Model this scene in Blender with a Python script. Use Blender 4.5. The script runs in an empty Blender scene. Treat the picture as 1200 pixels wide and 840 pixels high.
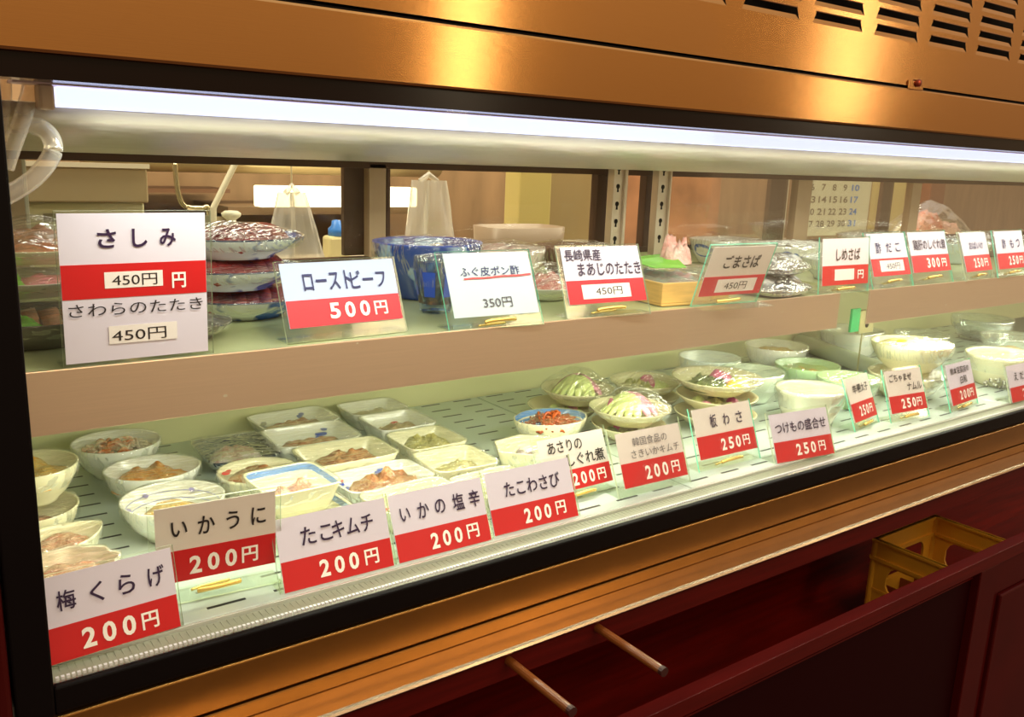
import bpy, math, random
from mathutils import Vector, Matrix, noise
SC = bpy.context.scene
COL = SC.collection
PI = math.pi
sin, cos, R = math.sin, math.cos, math.radians

# ------------------------------------------------------------------ camera
# world: x runs along the case, y goes away from the customer, z up; z = 0 is the tray, y = 0 the front glass
cam_d = bpy.data.cameras.new('camera')
cam = bpy.data.objects.new('camera', cam_d); COL.objects.link(cam)
ax_x = Vector((0.80918, -0.58642, 0.03654))      # camera right
ax_d = Vector((-0.10115, -0.20029, -0.97450))    # camera down
ax_f = Vector((0.57879, 0.78485, -0.22139))      # camera forward
m = Matrix((ax_x, -ax_d, -ax_f)).transposed().to_4x4()
m.translation = Vector((0, -0.75, 0.44197))
cam.matrix_world = m
cam_d.sensor_width = 36; cam_d.sensor_fit = 'HORIZONTAL'
cam_d.lens = 36 * 1030 / 1200
cam_d.clip_start = 0.02
SC.camera = cam

# ------------------------------------------------------------------ light and exposure
SC.view_settings.view_transform = 'Standard'
SC.view_settings.look = 'None'
SC.view_settings.gamma = 1
SC.view_settings.use_curve_mapping = False
SC.view_settings.exposure = 0.1
try:
    SC.cycles.transparent_max_bounces = 40
    SC.cycles.max_bounces = 12
except Exception:
    pass
W = bpy.data.worlds.new('room_light'); SC.world = W; W.use_nodes = True
# the warm restaurant around: brighter towards the lit ceiling, dark towards the floor
_nt = W.node_tree; _bg = _nt.nodes['Background']
_tc = _nt.nodes.new('ShaderNodeTexCoord'); _sx = _nt.nodes.new('ShaderNodeSeparateXYZ'); _rm = _nt.nodes.new('ShaderNodeValToRGB'); _ad = _nt.nodes.new('ShaderNodeMath')
_ad.operation = 'MULTIPLY_ADD'; _ad.inputs[1].default_value = .5; _ad.inputs[2].default_value = .5
_nt.links.new(_tc.outputs['Generated'], _sx.inputs[0]); _nt.links.new(_sx.outputs[2], _ad.inputs[0]); _nt.links.new(_ad.outputs[0], _rm.inputs[0]); _nt.links.new(_rm.outputs[0], _bg.inputs[0])
for _p, _c in ((.0, (.06, .02, .008, 1)), (.42, (.15, .065, .026, 1)), (.51, (.42, .26, .13, 1)), (.60, (.66, .43, .23, 1)), (1.0, (.62, .44, .27, 1))):
    _e = _rm.color_ramp.elements.new(_p) if _p not in (0., 1.) else _rm.color_ramp.elements[int(_p)]
    _e.color = _c
_bg.inputs[1].default_value = 0.85

def area(name, loc, rot, sx, sy, power, col):
    l = bpy.data.lights.new(name, 'AREA'); l.shape = 'RECTANGLE'; l.size = sx; l.size_y = sy
    l.energy = power; l.color = col
    o = bpy.data.objects.new(name, l); COL.objects.link(o); o.location = loc; o.rotation_euler = rot
    return o
# front fluorescent tube of the case; the rear and under-shelf lights are added fill
area('case_tube_light', (1.75, 0.030, 0.464), (R(8), 0, 0), 3.2, 0.02, 6.3, (0.98, 1.0, 0.84))
area('rear_fill_light', (1.75, 0.34, 0.430), (R(0), 0, 0), 3.2, 0.02, 2.0, (0.98, 1.0, 0.86))  # added fill, not a real tube; brightens the shelf rear and door frames
area('shelf_fill_light', (1.75, 0.145, 0.17), (R(12), 0, 0), 3.2, 0.02, 7.8, (0.98, 1.0, 0.76))  # added below the shelf lip to brighten the tray
# ceiling lamps of the restaurant, and one over the kitchen
area('ceiling_lamp_light', (0.6, -1.9, 1.75), (R(25), 0, 0), 1.2, 0.3, 14, (1.0, 0.72, 0.42))
area('ceiling_lamp_light', (2.4, -2.2, 1.75), (R(25), 0, 0), 0.5, 0.5, 12, (1.0, 0.72, 0.42))
area('ceiling_lamp_light', (1.35, -1.2, 1.75), (0, 0, 0), 0.25, 0.25, 10, (1.0, 0.78, 0.5))
area('wall_lamp_light', (2.02, -2.4, 0.95), (R(80), 0, R(8)), 0.10, 0.8, 2.6, (1.0, 0.78, 0.5))
area('wall_lamp_light', (4.45, -2.3, 1.1), (R(80), 0, R(40)), 0.13, 0.9, 3.2, (1.0, 0.8, 0.55))
area('kitchen_lamp_light', (1.4, 0.80, 1.3), (R(15), 0, 0), 3.4, 0.3, 46, (1.0, 0.86, 0.62))

# ------------------------------------------------------------------ materials
def lin(c):
    return tuple((v/12.92 if v <= .04045 else ((v+.055)/1.055)**2.4) for v in [x/255 for x in c]) + (1,)
MATS = {}
def mat(name, rgb, rough=.5, metal=0, bump=0, scale=60, stretch=None, emit=0, var=0, trans=0, aniso=0, coat=0, spec=None, sss=0):
    if name in MATS: return MATS[name]
    m = bpy.data.materials.new(name); m.use_nodes = True; nt = m.node_tree; p = nt.nodes['Principled BSDF']
    c = lin(rgb)
    p.inputs['Base Color'].default_value = c; p.inputs['Roughness'].default_value = rough; p.inputs['Metallic'].default_value = metal
    if spec is not None: p.inputs['Specular IOR Level'].default_value = spec
    if coat: p.inputs['Coat Weight'].default_value = coat; p.inputs['Coat Roughness'].default_value = .08
    if aniso: p.inputs['Anisotropic'].default_value = aniso
    if trans: p.inputs['Transmission Weight'].default_value = trans
    if sss:
        p.inputs['Subsurface Weight'].default_value = sss; p.inputs['Subsurface Radius'].default_value = (.01, .008, .005); p.inputs['Subsurface Scale'].default_value = .5
    if emit: p.inputs['Emission Color'].default_value = c; p.inputs['Emission Strength'].default_value = emit
    if bump or var:
        tc = nt.nodes.new('ShaderNodeTexCoord'); mp = nt.nodes.new('ShaderNodeMapping'); nz = nt.nodes.new('ShaderNodeTexNoise')
        nt.links.new(tc.outputs['Object'], mp.inputs[0]); nt.links.new(mp.outputs[0], nz.inputs['Vector'])
        if stretch: mp.inputs['Scale'].default_value = stretch
        nz.inputs['Scale'].default_value = scale; nz.inputs['Detail'].default_value = 4
        if bump:
            b = nt.nodes.new('ShaderNodeBump'); b.inputs['Strength'].default_value = bump; b.inputs['Distance'].default_value = .01
            nt.links.new(nz.outputs[0], b.inputs['Height']); nt.links.new(b.outputs[0], p.inputs['Normal'])
        if var:
            r = nt.nodes.new('ShaderNodeValToRGB')
            r.color_ramp.elements[0].position = .3; r.color_ramp.elements[1].position = .7
            r.color_ramp.elements[0].color = tuple(max(0, v*(1-var)) for v in c[:3]) + (1,)
            r.color_ramp.elements[1].color = tuple(min(1, v*(1+var)) for v in c[:3]) + (1,)
            nt.links.new(nz.outputs[0], r.inputs[0]); nt.links.new(r.outputs[0], p.inputs['Base Color'])
    MATS[name] = m; return m

def two_tone(name, a, b, scale=40, rough=.3, bump=.3, lo=.42, hi=.58):
    """food with two colours in patches"""
    if name in MATS: return MATS[name]
    m = mat(name, a, rough, bump=bump, scale=scale*3, coat=.4)
    nt = m.node_tree; p = nt.nodes['Principled BSDF']
    tc = nt.nodes.new('ShaderNodeTexCoord'); nz = nt.nodes.new('ShaderNodeTexNoise'); r = nt.nodes.new('ShaderNodeValToRGB')
    nz.inputs['Scale'].default_value = scale; nz.inputs['Detail'].default_value = 3
    r.color_ramp.elements[0].position = lo; r.color_ramp.elements[1].position = hi
    r.color_ramp.elements[0].color = lin(a); r.color_ramp.elements[1].color = lin(b)
    nt.links.new(tc.outputs['Object'], nz.inputs['Vector']); nt.links.new(nz.outputs[0], r.inputs[0]); nt.links.new(r.outputs[0], p.inputs['Base Color'])
    return m

def film_mat(name, tint, base, gloss, scale, bump, rough=.12, stretch=(1, 1, 1), white=.0):
    """thin clear plastic or glass: mostly see-through, glossy on the wrinkles"""
    m = bpy.data.materials.new(name); m.use_nodes = True; nt = m.node_tree
    for n in list(nt.nodes):
        if n.type != 'OUTPUT_MATERIAL': nt.nodes.remove(n)
    out = [n for n in nt.nodes if n.type == 'OUTPUT_MATERIAL'][0]
    tr = nt.nodes.new('ShaderNodeBsdfTransparent'); tr.inputs[0].default_value = tint + (1,)
    gl = nt.nodes.new('ShaderNodeBsdfGlossy'); gl.inputs['Roughness'].default_value = rough; gl.inputs[0].default_value = (1, 1, 1, 1)
    fr = nt.nodes.new('ShaderNodeLayerWeight'); fr.inputs[0].default_value = .25
    ma = nt.nodes.new('ShaderNodeMath'); ma.operation = 'MULTIPLY_ADD'; ma.inputs[1].default_value = gloss; ma.inputs[2].default_value = base
    nt.links.new(fr.outputs['Fresnel'], ma.inputs[0])
    mix = nt.nodes.new('ShaderNodeMixShader')
    nt.links.new(ma.outputs[0], mix.inputs[0]); nt.links.new(tr.outputs[0], mix.inputs[1]); nt.links.new(gl.outputs[0], mix.inputs[2])
    last = mix
    if white:
        df = nt.nodes.new('ShaderNodeBsdfDiffuse'); df.inputs[0].default_value = (.9, .9, .88, 1)
        m2 = nt.nodes.new('ShaderNodeMixShader'); m2.inputs[0].default_value = white
        nt.links.new(mix.outputs[0], m2.inputs[1]); nt.links.new(df.outputs[0], m2.inputs[2]); last = m2
    nt.links.new(last.outputs[0], out.inputs[0])
    if bump:
        tc = nt.nodes.new('ShaderNodeTexCoord'); mp = nt.nodes.new('ShaderNodeMapping'); mp.inputs['Scale'].default_value = stretch
        mp.inputs['Rotation'].default_value = (0, 0, .6)
        nz = nt.nodes.new('ShaderNodeTexNoise'); nz.inputs['Scale'].default_value = scale; nz.inputs['Detail'].default_value = 2
        b = nt.nodes.new('ShaderNodeBump'); b.inputs['Strength'].default_value = bump; b.inputs['Distance'].default_value = .02
        nt.links.new(tc.outputs['Object'], mp.inputs[0]); nt.links.new(mp.outputs[0], nz.inputs['Vector'])
        nt.links.new(nz.outputs[0], b.inputs['Height'])
        nt.links.new(b.outputs[0], gl.inputs['Normal']); nt.links.new(b.outputs[0], fr.inputs['Normal'])
    MATS[name] = m; return m

film = film_mat('cling_film', (.985, .985, .985), .014, .40, 24, 1.0, .07, (1, 4.5, 1), .015)
film_thick = film_mat('thick_clear_plastic', (.96, .98, .96), .03, .4, 18, .6, .1, (1, 2, 1), .06)
glass = film_mat('front_glass', (.985, .995, .985), .0, .20, 1, 0, .02)
rear_glass = film_mat('rear_glass', (.96, .96, .93), .01, .22, 1, 0, .03)
acrylic = film_mat('clear_acrylic', (.965, .985, .955), .015, .4, 1, 0, .05, white=.012)
hose_m = film_mat('clear_hose', (.95, .86, .72), .05, .7, 1, 0, .1, white=.22)
bag_m = film_mat('bag_plastic', (.97, .95, .88), .04, .6, 30, .6, .2, (3, 1, .6), .35)

warm_refl_steel = mat('warm_steel', (200, 150, 92), .13, 1, bump=.016, scale=14, stretch=(1, 60, 90))  # warm room reflection put into the steel's base colour
sill_refl_steel = mat('sill_steel', (164, 118, 60), .34, 1, bump=.02, scale=6, stretch=(3, 10, 10), var=.06)  # stainless sill with reflected warm light tinted into its colour
ledge_m = mat('ledge_steel', (206, 182, 150), .25, 1, bump=.02, scale=6, stretch=(3, 12, 12), var=.06)
steel = mat('steel', (212, 196, 178), .34, .6, bump=.08, scale=10, stretch=(1, 40, 40))
shelf_steel = mat('shelf_steel', (224, 196, 170), .30, .75, bump=.015, scale=10, stretch=(1, 40, 60), var=.03)
def add_drips(m):
    nt = m.node_tree; p = nt.nodes['Principled BSDF']; L = nt.links.new
    src = p.inputs['Base Color'].links[0].from_socket
    tc = nt.nodes.new('ShaderNodeTexCoord'); vo = nt.nodes.new('ShaderNodeTexVoronoi'); vo.inputs['Scale'].default_value = 55
    mp = nt.nodes.new('ShaderNodeMapping'); mp.inputs['Scale'].default_value = (.7, 1, 1)
    L(tc.outputs['Object'], mp.inputs[0]); L(mp.outputs[0], vo.inputs['Vector'])
    nz = nt.nodes.new('ShaderNodeTexNoise'); nz.inputs['Scale'].default_value = 5; L(tc.outputs['Object'], nz.inputs['Vector'])
    th = nt.nodes.new('ShaderNodeMath'); th.operation = 'MULTIPLY_ADD'; th.inputs[1].default_value = .75; th.inputs[2].default_value = -.36; L(nz.outputs[0], th.inputs[0])
    lt = nt.nodes.new('ShaderNodeMath'); lt.operation = 'LESS_THAN'; L(vo.outputs['Distance'], lt.inputs[0]); L(th.outputs[0], lt.inputs[1])
    mx = nt.nodes.new('ShaderNodeMix'); mx.data_type = 'RGBA'; L(lt.outputs[0], mx.inputs['Factor']); L(src, mx.inputs['A']); mx.inputs['B'].default_value = lin((236, 226, 206))
    L(mx.outputs['Result'], p.inputs['Base Color'])
add_drips(shelf_steel)
hood_m = mat('hood_steel', (206, 198, 186), .28, .25, bump=.6, scale=5, stretch=(1, 3, 3))
black = mat('black_rubber', (7, 3, 4), .5, spec=.12)
darkglass = mat('dark_gloss', (16, 4, 3), .2, spec=.25)
wine = mat('wine_red_paint', (62, 6, 5), .45, var=.12, scale=8, spec=.12)
winewood = mat('wine_red_wood', (74, 9, 6), .38, var=.2, scale=7, stretch=(1, 8, 20), spec=.15)
darkpanel = mat('dark_panel', (30, 2, 3), .5, spec=.05)
added_recess_wood = mat('added_recess_wood', (122, 20, 10), .3, var=.3, scale=5, stretch=(1, 6, 14), spec=.3)  # lightened wine red, offsetting the shade inside the added recess
glint_gold = mat('gold_glint', (236, 200, 110), .25, .7)  # colour of the warm light caught in the bent acrylic
white_card = mat('white_card', (218, 210, 228), .6)
pale_card = mat('pale_card', (224, 214, 208), .6)
blue_card = mat('bluish_card', (184, 198, 236), .6)
grey_card = mat('greyish_card', (190, 202, 212), .6)
red = mat('red_ink', (202, 16, 22), .45)
ink = mat('navy_ink', (42, 14, 60), .5)
bkink = mat('black_ink', (35, 25, 28), .5)
greyink = mat('faded_ink', (70, 72, 112), .6, spec=.1)
wink = mat('white_ink', (250, 244, 240), .5)
edge_g = mat('acrylic_edge', (120, 222, 190), .2, spec=.8)
edge_c = mat('acrylic_edge_clear', (196, 206, 178), .2)
cream = mat('cream_ceramic', (230, 224, 188), .22, coat=.5)
whitec = mat('white_ceramic', (236, 236, 226), .18, coat=.5)
greenc = mat('celadon_ceramic', (188, 222, 172), .2, coat=.5)
beigec = mat('beige_ceramic', (214, 206, 168), .25, coat=.4)
bluec = two_tone('blue_ceramic', (34, 70, 150), (160, 188, 216), 20, .2, 0, .50, .56)
skyc = mat('sky_blue_glaze', (84, 146, 214), .2, coat=.5, var=.3, scale=30)
navyc = mat('navy_ceramic', (40, 52, 78), .2, coat=.6)
bluewhite = two_tone('blue_and_white_ceramic', (232, 238, 240), (50, 96, 180), 16, .18, 0, .52, .56)
bluepaint = mat('blue_paint', (40, 78, 190), .3)
palepaint = mat('pale_blue_paint', (104, 146, 206), .3)
redpaint = mat('red_paint', (214, 46, 52), .35)
greenpaint = mat('green_paint', (60, 168, 90), .35)
wall_in = mat('case_liner', (206, 204, 158), .45, var=.05, scale=3)
frame_m = mat('door_frame', (192, 164, 132), .4)
frame_d = mat('dark_door_frame', (84, 58, 40), .45, .3)

# ------------------------------------------------------------------ mesh helpers
class MB:
    def __init__(s): s.v = []; s.f = []; s.mi = []
    def add(s, verts, faces, mi=0):
        n = len(s.v); s.v += [tuple(p) for p in verts]
        for f in faces: s.f.append([i+n for i in f]); s.mi.append(mi)
        return s
    def box(s, x0, x1, y0, y1, z0, z1, mi=0):
        return s.add([(x, y, z) for z in (z0, z1) for y in (y0, y1) for x in (x0, x1)],
                     [(0, 2, 3, 1), (4, 5, 7, 6), (0, 1, 5, 4), (1, 3, 7, 5), (3, 2, 6, 7), (2, 0, 4, 6)], mi)
    def loft(s, rings, close=True, caps=False, mi=0):
        n = len(rings[0]); base = len(s.v)
        for r in rings: s.v += [tuple(p) for p in r]
        for i in range(len(rings)-1):
            for j in range(n if close else n-1):
                k = (j+1) % n
                s.f.append([base+i*n+j, base+i*n+k, base+(i+1)*n+k, base+(i+1)*n+j]); s.mi.append(mi)
        if caps:
            s.f.append([base+j for j in range(n)][::-1]); s.mi.append(mi)
            s.f.append([base+(len(rings)-1)*n+j for j in range(n)]); s.mi.append(mi)
        return s
    def tube(s, pts, r, n=10, mi=0):
        pts = [Vector(p) for p in pts]; rings = []
        rr = r if isinstance(r, (list, tuple)) else [r]*len(pts)
        a = Vector((0, 0, 1))
        for i, p in enumerate(pts):
            t = (pts[min(i+1, len(pts)-1)] - pts[max(i-1, 0)]).normalized()
            if abs(t.dot(a)) > .95: a = Vector((1, 0, 0)) if abs(t.x) < .9 else Vector((0, 1, 0))
            u = t.cross(a).normalized(); w = t.cross(u).normalized(); a = -w if False else a
            rings.append([p + (u*cos(2*PI*k/n) + w*sin(2*PI*k/n))*rr[i] for k in range(n)])
        return s.loft(rings, True, True, mi)
    def build(s, name, mats, parent=None, smooth=False, bevel=0, seg=2, solid=0):
        me = bpy.data.meshes.new(name); me.from_pydata(s.v, [], s.f)
        if not isinstance(mats, (list, tuple)): mats = [mats]
        for m in mats: me.materials.append(m)
        for p, i in zip(me.polygons, s.mi): p.material_index = i; p.use_smooth = smooth
        me.update()
        o = bpy.data.objects.new(name, me); COL.objects.link(o)
        if parent: o.parent = parent
        if solid:
            md = o.modifiers.new('solid', 'SOLIDIFY'); md.thickness = solid
        if bevel:
            md = o.modifiers.new('bevel', 'BEVEL'); md.width = bevel; md.segments = seg; md.limit_method = 'ANGLE'
        return o
def tag(o, label, cat, group=None, kind=None):
    if label: o['label'] = label
    if cat: o['category'] = cat
    if group: o['group'] = group
    if kind: o['kind'] = kind
    return o
def thing(name, label, cat, loc=(0, 0, 0), rz=0, group=None):
    o = bpy.data.objects.new(name, None); COL.objects.link(o); o.empty_display_size = .02
    o.location = loc; o.rotation_euler = (0, 0, rz)
    return tag(o, label, cat, group)
def smooth_path(pts, n=6):
    pts = [Vector(p) for p in pts]; out = []
    for i in range(len(pts)-1):
        p0 = pts[max(i-1, 0)]; p1 = pts[i]; p2 = pts[i+1]; p3 = pts[min(i+2, len(pts)-1)]
        for k in range(n):
            t = k/n
            out.append(.5*((2*p1)+(-p0+p2)*t+(2*p0-5*p1+4*p2-p3)*t*t+(-p0+3*p1-3*p2+p3)*t*t*t))
    return out + [pts[-1]]

# text: outlines from the built-in font, fitted into a box (u across, v up)
TXT = {}
def text_mesh(s, bold=0.0):
    k = (s, bold)
    if k in TXT: return TXT[k]
    c = bpy.data.curves.new('text', 'FONT'); c.body = s; c.size = 1; c.offset = bold; c.resolution_u = 3
    o = bpy.data.objects.new('text', c); COL.objects.link(o); bpy.context.view_layer.update()
    me = bpy.data.meshes.new_from_object(o.evaluated_get(bpy.context.evaluated_depsgraph_get()))
    vs = [v.co.copy() for v in me.vertices]; fs = [list(p.vertices) for p in me.polygons]
    bpy.data.objects.remove(o); bpy.data.meshes.remove(me); bpy.data.curves.remove(c)
    x0 = min(v.x for v in vs); x1 = max(v.x for v in vs); y0 = min(v.y for v in vs); y1 = max(v.y for v in vs)
    TXT[k] = ([((v.x-x0)/(x1-x0)-.5, (v.y-y0)/(y1-y0)-.5) for v in vs], fs)
    return TXT[k]

# ------------------------------------------------------------------ SETTING
fl = MB().box(-2.5, 6.5, -3.2, 2.2, -.94, -.9).build('floor', mat('floor_tiles', (74, 46, 32), .35, var=.15, scale=4)); fl['kind'] = 'structure'
wb = MB().box(-2.5, 6.5, 1.7, 1.78, -.9, 2.0).build('wall_back', mat('kitchen_wall', (150, 120, 88), .5, var=.2, scale=3, stretch=(5, 1, 1.2))); wb['kind'] = 'structure'

# ------------------------------------------------------------------ THE REFRIGERATED CASE
case = thing('display_case', 'long refrigerated display case with warm steel canopy and lit glass front', 'display case', (0, 0, -.9))
Z0 = .9   # parts are given with z = 0 at the tray
def cp(mb, name, m, **k):
    mb.v = [(x, y, z+Z0) for x, y, z in mb.v]
    return mb.build(name, m, case, **k)
XE = 3.45
cp(MB().box(.066, XE, -.012, .03, .5035, .5625), 'canopy_band', warm_refl_steel, bevel=.003)
cp(MB().box(-.3, .066, -.012, .03, .5035, .5625), 'canopy_band', warm_refl_steel, bevel=.003)
# upper canopy panel with pressed louvers: every louver is a real opening with a tongue bent inwards
pan = MB()
PX0, PX1, PZ0, PZ1 = -.3, XE, .5665, .80
PY = -.010
cols = [.727 + .137*i for i in range(0, 12)]; rows = [.625 + .0212*j for j in range(0, 7)]
lw, lh = .110, .0145
xs = [PX0]; zs = [PZ0]
cellx = [(c-.0135, c+lw+.0135) for c in cols]; cellz = [(r-.0033, r+.0179) for r in rows]
def q(x0, x1, z0, z1): pan.add([(x0, PY, z0), (x1, PY, z0), (x1, PY, z1), (x0, PY, z1)], [(0, 1, 2, 3)])
q(PX0, PX1, PZ0, cellz[0][0]); q(PX0, PX1, cellz[-1][1], PZ1)
q(PX0, cellx[0][0], cellz[0][0], cellz[-1][1]); q(cellx[-1][1], PX1, cellz[0][0], cellz[-1][1])
lv = []
for cx0, cx1 in cellx:
    for cz0, cz1 in cellz:
        a = [(cx0, cz0), (cx1, cz0), (cx1, cz1), (cx0, cz1)]
        h0 = [(cx0+.0135, cz0+.0033), (cx1-.0135, cz0+.0033), (cx1-.0205, cz0+.0033+lh), (cx0+.0205, cz0+.0033+lh)]
        pan.add([(x, PY, z) for x, z in a+h0], [(0, 1, 5, 4), (1, 2, 6, 5), (2, 3, 7, 6), (3, 0, 4, 7)])
        lv.append(h0)
pan.box(PX0, PX1, PY, .03, PZ0-.0004, PZ0)
cp(pan, 'canopy_panel', warm_refl_steel)
cp(MB().box(PX0, PX1, .022, .026, .5625, .80), 'canopy_back_plate', black)
cp(MB().box(PX0, PX1, -.006, .022, .5625, .5645), 'canopy_seam', black)
for h0 in lv:
    (ax, az), (bx, bz), (cx_, cz_), (dx, dz) = h0
    t = MB().add([(ax, PY, az), (bx, PY, bz), (bx-.0030, PY+.0016, bz+.0058), (ax+.0030, PY+.0016, az+.0058)], [(0, 1, 2, 3)])
    t.add([(dx, PY, dz), (cx_, PY, cz_), (cx_, PY-.0016, cz_-.0012), (dx, PY-.0016, dz-.0012)], [(0, 1, 2, 3)])
    cp(t, 'louver', warm_refl_steel, solid=.0008)
sb = MB().box(1.235, 1.275, -.0125, -.0095, .561, .5735)
cp(sb, 'screw_tab', warm_refl_steel, bevel=.001)
s_ = MB()
s_.loft([[(1.2578+r*cos(a*PI/6), y, .5705+r*sin(a*PI/6)) for a in range(12)] for r, y in ((.0055, -.012), (.0055, -.015), (.004, -.017), (.0001, -.0175))])
cp(s_, 'screw', mat('screw_steel', (140, 60, 40), .35, .8), smooth=True)
# dark gasket round the glass
cp(MB().box(-.3, XE, -.004, .03, .486, .5035), 'top_gasket', darkglass)
cp(MB().box(.058, .087, -.009, .03, -.03, .4885), 'side_gasket', black, bevel=.002)
cp(MB().box(.087, XE, -.009, -.0005, -.0255, -.0005), 'bottom_gasket', black, bevel=.002)
cp(MB().box(-.4, .056, -.014, .05, -.9, .5035), 'corner_post', wine, bevel=.004)
bd = MB()
for i in range(760):
    x = .09 + i*.0042
    bd.box(x, x+.0026, -.0001, .0032, .0, .0026)
cp(bd, 'bead_strip', mat('bead_plastic', (226, 226, 230), .3))
# sill and ledge
cp(MB().box(.060, XE, -.0125, .03, -.0682, -.0262), 'sill_strip', sill_refl_steel, bevel=.0015)
cp(MB().box(.050, XE, -.0145, .03, -.0850, -.0698), 'step_strip', sill_refl_steel, bevel=.0012)
lg = MB()
prof = [(-.012, -.0850), (-.049, -.0852), (-.0525, -.0862), (-.054, -.0885), (-.0530, -.0908), (-.0505, -.0915), (-.012, -.0915)]
lg.loft([[(x, y, z) for y, z in prof] for x in (.03, XE)], True, True)
cp(lg, 'ledge', ledge_m)
cp(MB().box(.056, XE, -.043, -.025, -.128, -.0915), 'peg_rail', winewood)
for px_ in (.532, .664):
    mb = MB().tube([(px_, -.043, -.105), (px_, -.150, -.105)], .0052, 14)
    pg = cp(mb, 'peg', mat('varnished_peg', (116, 62, 22), .35, coat=.3, var=.15, scale=20))
    e = MB().tube([(px_, -.1502, -.105+Z0), (px_, -.156, -.105+Z0)], [.0056, .0056], 14).build('peg_cap', mat('peg_cap_brown', (52, 16, 12), .4), pg)
# inside: liner, hood, lamp, grille
cp(MB().box(.0, XE, .585, .605, -.03, .262), 'rear_wall', wall_in)
cp(MB().box(.0, .012, .03, .605, -.03, .44), 'side_wall', wall_in)
cp(MB().box(.0, XE, .0, .605, -.09, -.012), 'case_floor', mat('case_floor', (120, 122, 112), .5))
gr = MB().add([(.087, .003, -.003), (XE, .003, -.003), (XE, .033, -.0045), (.087, .033, -.0045)], [(0, 1, 2, 3)])
for i in range(520):
    x = .09+i*.0064
    gr.box(x, x+.0040, .006, .031, -.0044, -.0036)
cp(gr, 'air_grille', mat('grille_plastic', (150, 152, 132), .5))
cp(MB().box(.087, XE, .0325, .0355, -.008, -.0002), 'tray_stop', mat('bright_trim', (226, 228, 224), .25, .6), bevel=.0006)
hd = MB()
hp = [(.060, .4715), (.068, .4600), (.082, .4525), (.10, .4470), (.13, .4410), (.165, .4365), (.20, .4335), (.205, .4325)]
nx = 40
hd.loft([[(.09+(XE-.09)*i/nx, y, z+.0018*noise.noise(Vector((i*.37, y*16, 1)))*(0 < j < 7)) for j, (y, z) in enumerate(hp)] for i in range(nx+1)], close=False)
cp(hd, 'reflector_hood', hood_m, smooth=True, solid=.0015)
cp(MB().box(.0, XE, .20, .605, .434, .444), 'case_ceiling', steel)
lampm = mat('tube_cover', (206, 216, 255), .4, emit=1.25)
cp(MB().box(.13, XE, .040, .060, .4690, .4845), 'lamp_cover', lampm, bevel=.002)
cp(MB().box(.10, XE, .036, .066, .4850, .4875), 'lamp_housing', mat('lamp_housing', (196, 170, 176), .4))
cp(MB().box(.118, .129, .038, .062, .4660, .4850), 'lamp_end_cap', mat('lamp_end', (200, 176, 150), .4), bevel=.002)
# rear doors
def fr(x0, x1, z0, z1, m=frame_m, y0=.572, y1=.592, name='door_frame_bar'): cp(MB().box(x0, x1, y0, y1, z0, z1), name, m, bevel=.001)
fr(.012, XE, .4180, .434, frame_d, name='top_rail'); fr(.012, XE, .2625, .274, frame_d, name='bottom_rail')
fr(.012, .171, .274, .418, mat('post_taupe', (186, 160, 128), .45), name='door_stile'); fr(.171, .176, .274, .418, mat('stile_edge', (226, 220, 204), .4), name='door_stile')
fr(.640, .690, .274, .418, frame_d, .600, .612, name='door_stile'); fr(.672, .703, .270, .426, frame_m, name='door_stile'); fr(.704, .711, .274, .418, frame_d, name='door_stile')
fr(1.168, 1.196, .274, .418, frame_d, name='door_stile'); fr(1.300, 1.322, .274, .418, frame_d, name='door_stile')
fr(1.735, 1.800, .274, .418, frame_d, .600, .612, name='door_stile'); fr(1.801, 1.856, .274, .418, frame_m, name='door_stile')
fr(2.205, 2.255, .274, .418, frame_d, .600, .612, name='door_stile'); fr(2.30, 2.345, .274, .418, frame_m, name='door_stile')
for x0, x1 in ((.176, .672), (.711, 1.168), (1.322, 1.801), (1.856, 2.30), (2.345, XE)):
    cp(MB().box(x0, x1, .580, .583, .274, .418), 'door_pane', rear_glass)
# keyhole shelf standards
def standard(x0, w):
    z = [.262, .434]; y = .530
    mb = MB().box(x0, x0+w, y, y+.012, z[0], z[1])
    mb.box(x0+w, x0+w+.004, y-.006, y+.012, z[0], z[1]); mb.box(x0-.004, x0, y-.006, y+.012, z[0], z[1])
    o = cp(mb, 'shelf_standard', steel, bevel=.0008)
    for k in range(5):
        zc = .297+.0335*k; xc = x0+w*.5
        pts = [(xc+.0048*cos(a*PI/8), zc+.0048*sin(a*PI/8)) for a in range(-3, 12)] + [(xc-.0024, zc-.011), (xc+.0024, zc-.011)]
        h = MB(); h.loft([[(x, yy, z_+Z0) for x, z_ in pts] for yy in (y-.0004, y+.002)], True, True)
        h.build('keyhole', black, o)
standard(1.170, .026); standard(1.290, .030)
cp(MB().box(1.202, 1.212, .534, .542, .262, .434), 'shelf_standard', steel)
# front glass
cp(MB().box(.087, XE, -.0035, -.0008, .0, .4862), 'front_glass', glass)
# base: front board, added recess in place of a glossy reflecting panel, doors
cp(MB().box(.056, XE, -.100, -.078, -.233, -.209), 'front_board', winewood, bevel=.001)
cp(MB().box(.056, XE, .44, .46, -.66, -.09), 'added_recess_back', added_recess_wood)
cp(MB().box(.056, XE, -.078, .46, -.66, -.64), 'added_recess_floor', added_recess_wood)
cp(MB().box(.056, 1.52, -.084, -.074, -.66, -.233), 'lower_panel', darkpanel)
cp(MB().box(.056, 1.52, -.0855, -.084, -.252, -.249), 'panel_bead', winewood)
cp(MB().box(1.52, 1.585, -.099, -.070, -.66, -.233), 'door_post', wine, bevel=.002)
cp(MB().box(1.585, XE, -.095, -.070, -.30, -.233), 'door_frame', wine, bevel=.002)
cp(MB().box(1.585, 1.61, -.092, -.070, -.66, -.30), 'door_frame', wine)
cp(MB().box(1.612, 2.3, -.100, -.072, -.66, -.304), 'cabinet_door', wine, bevel=.003)
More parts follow.
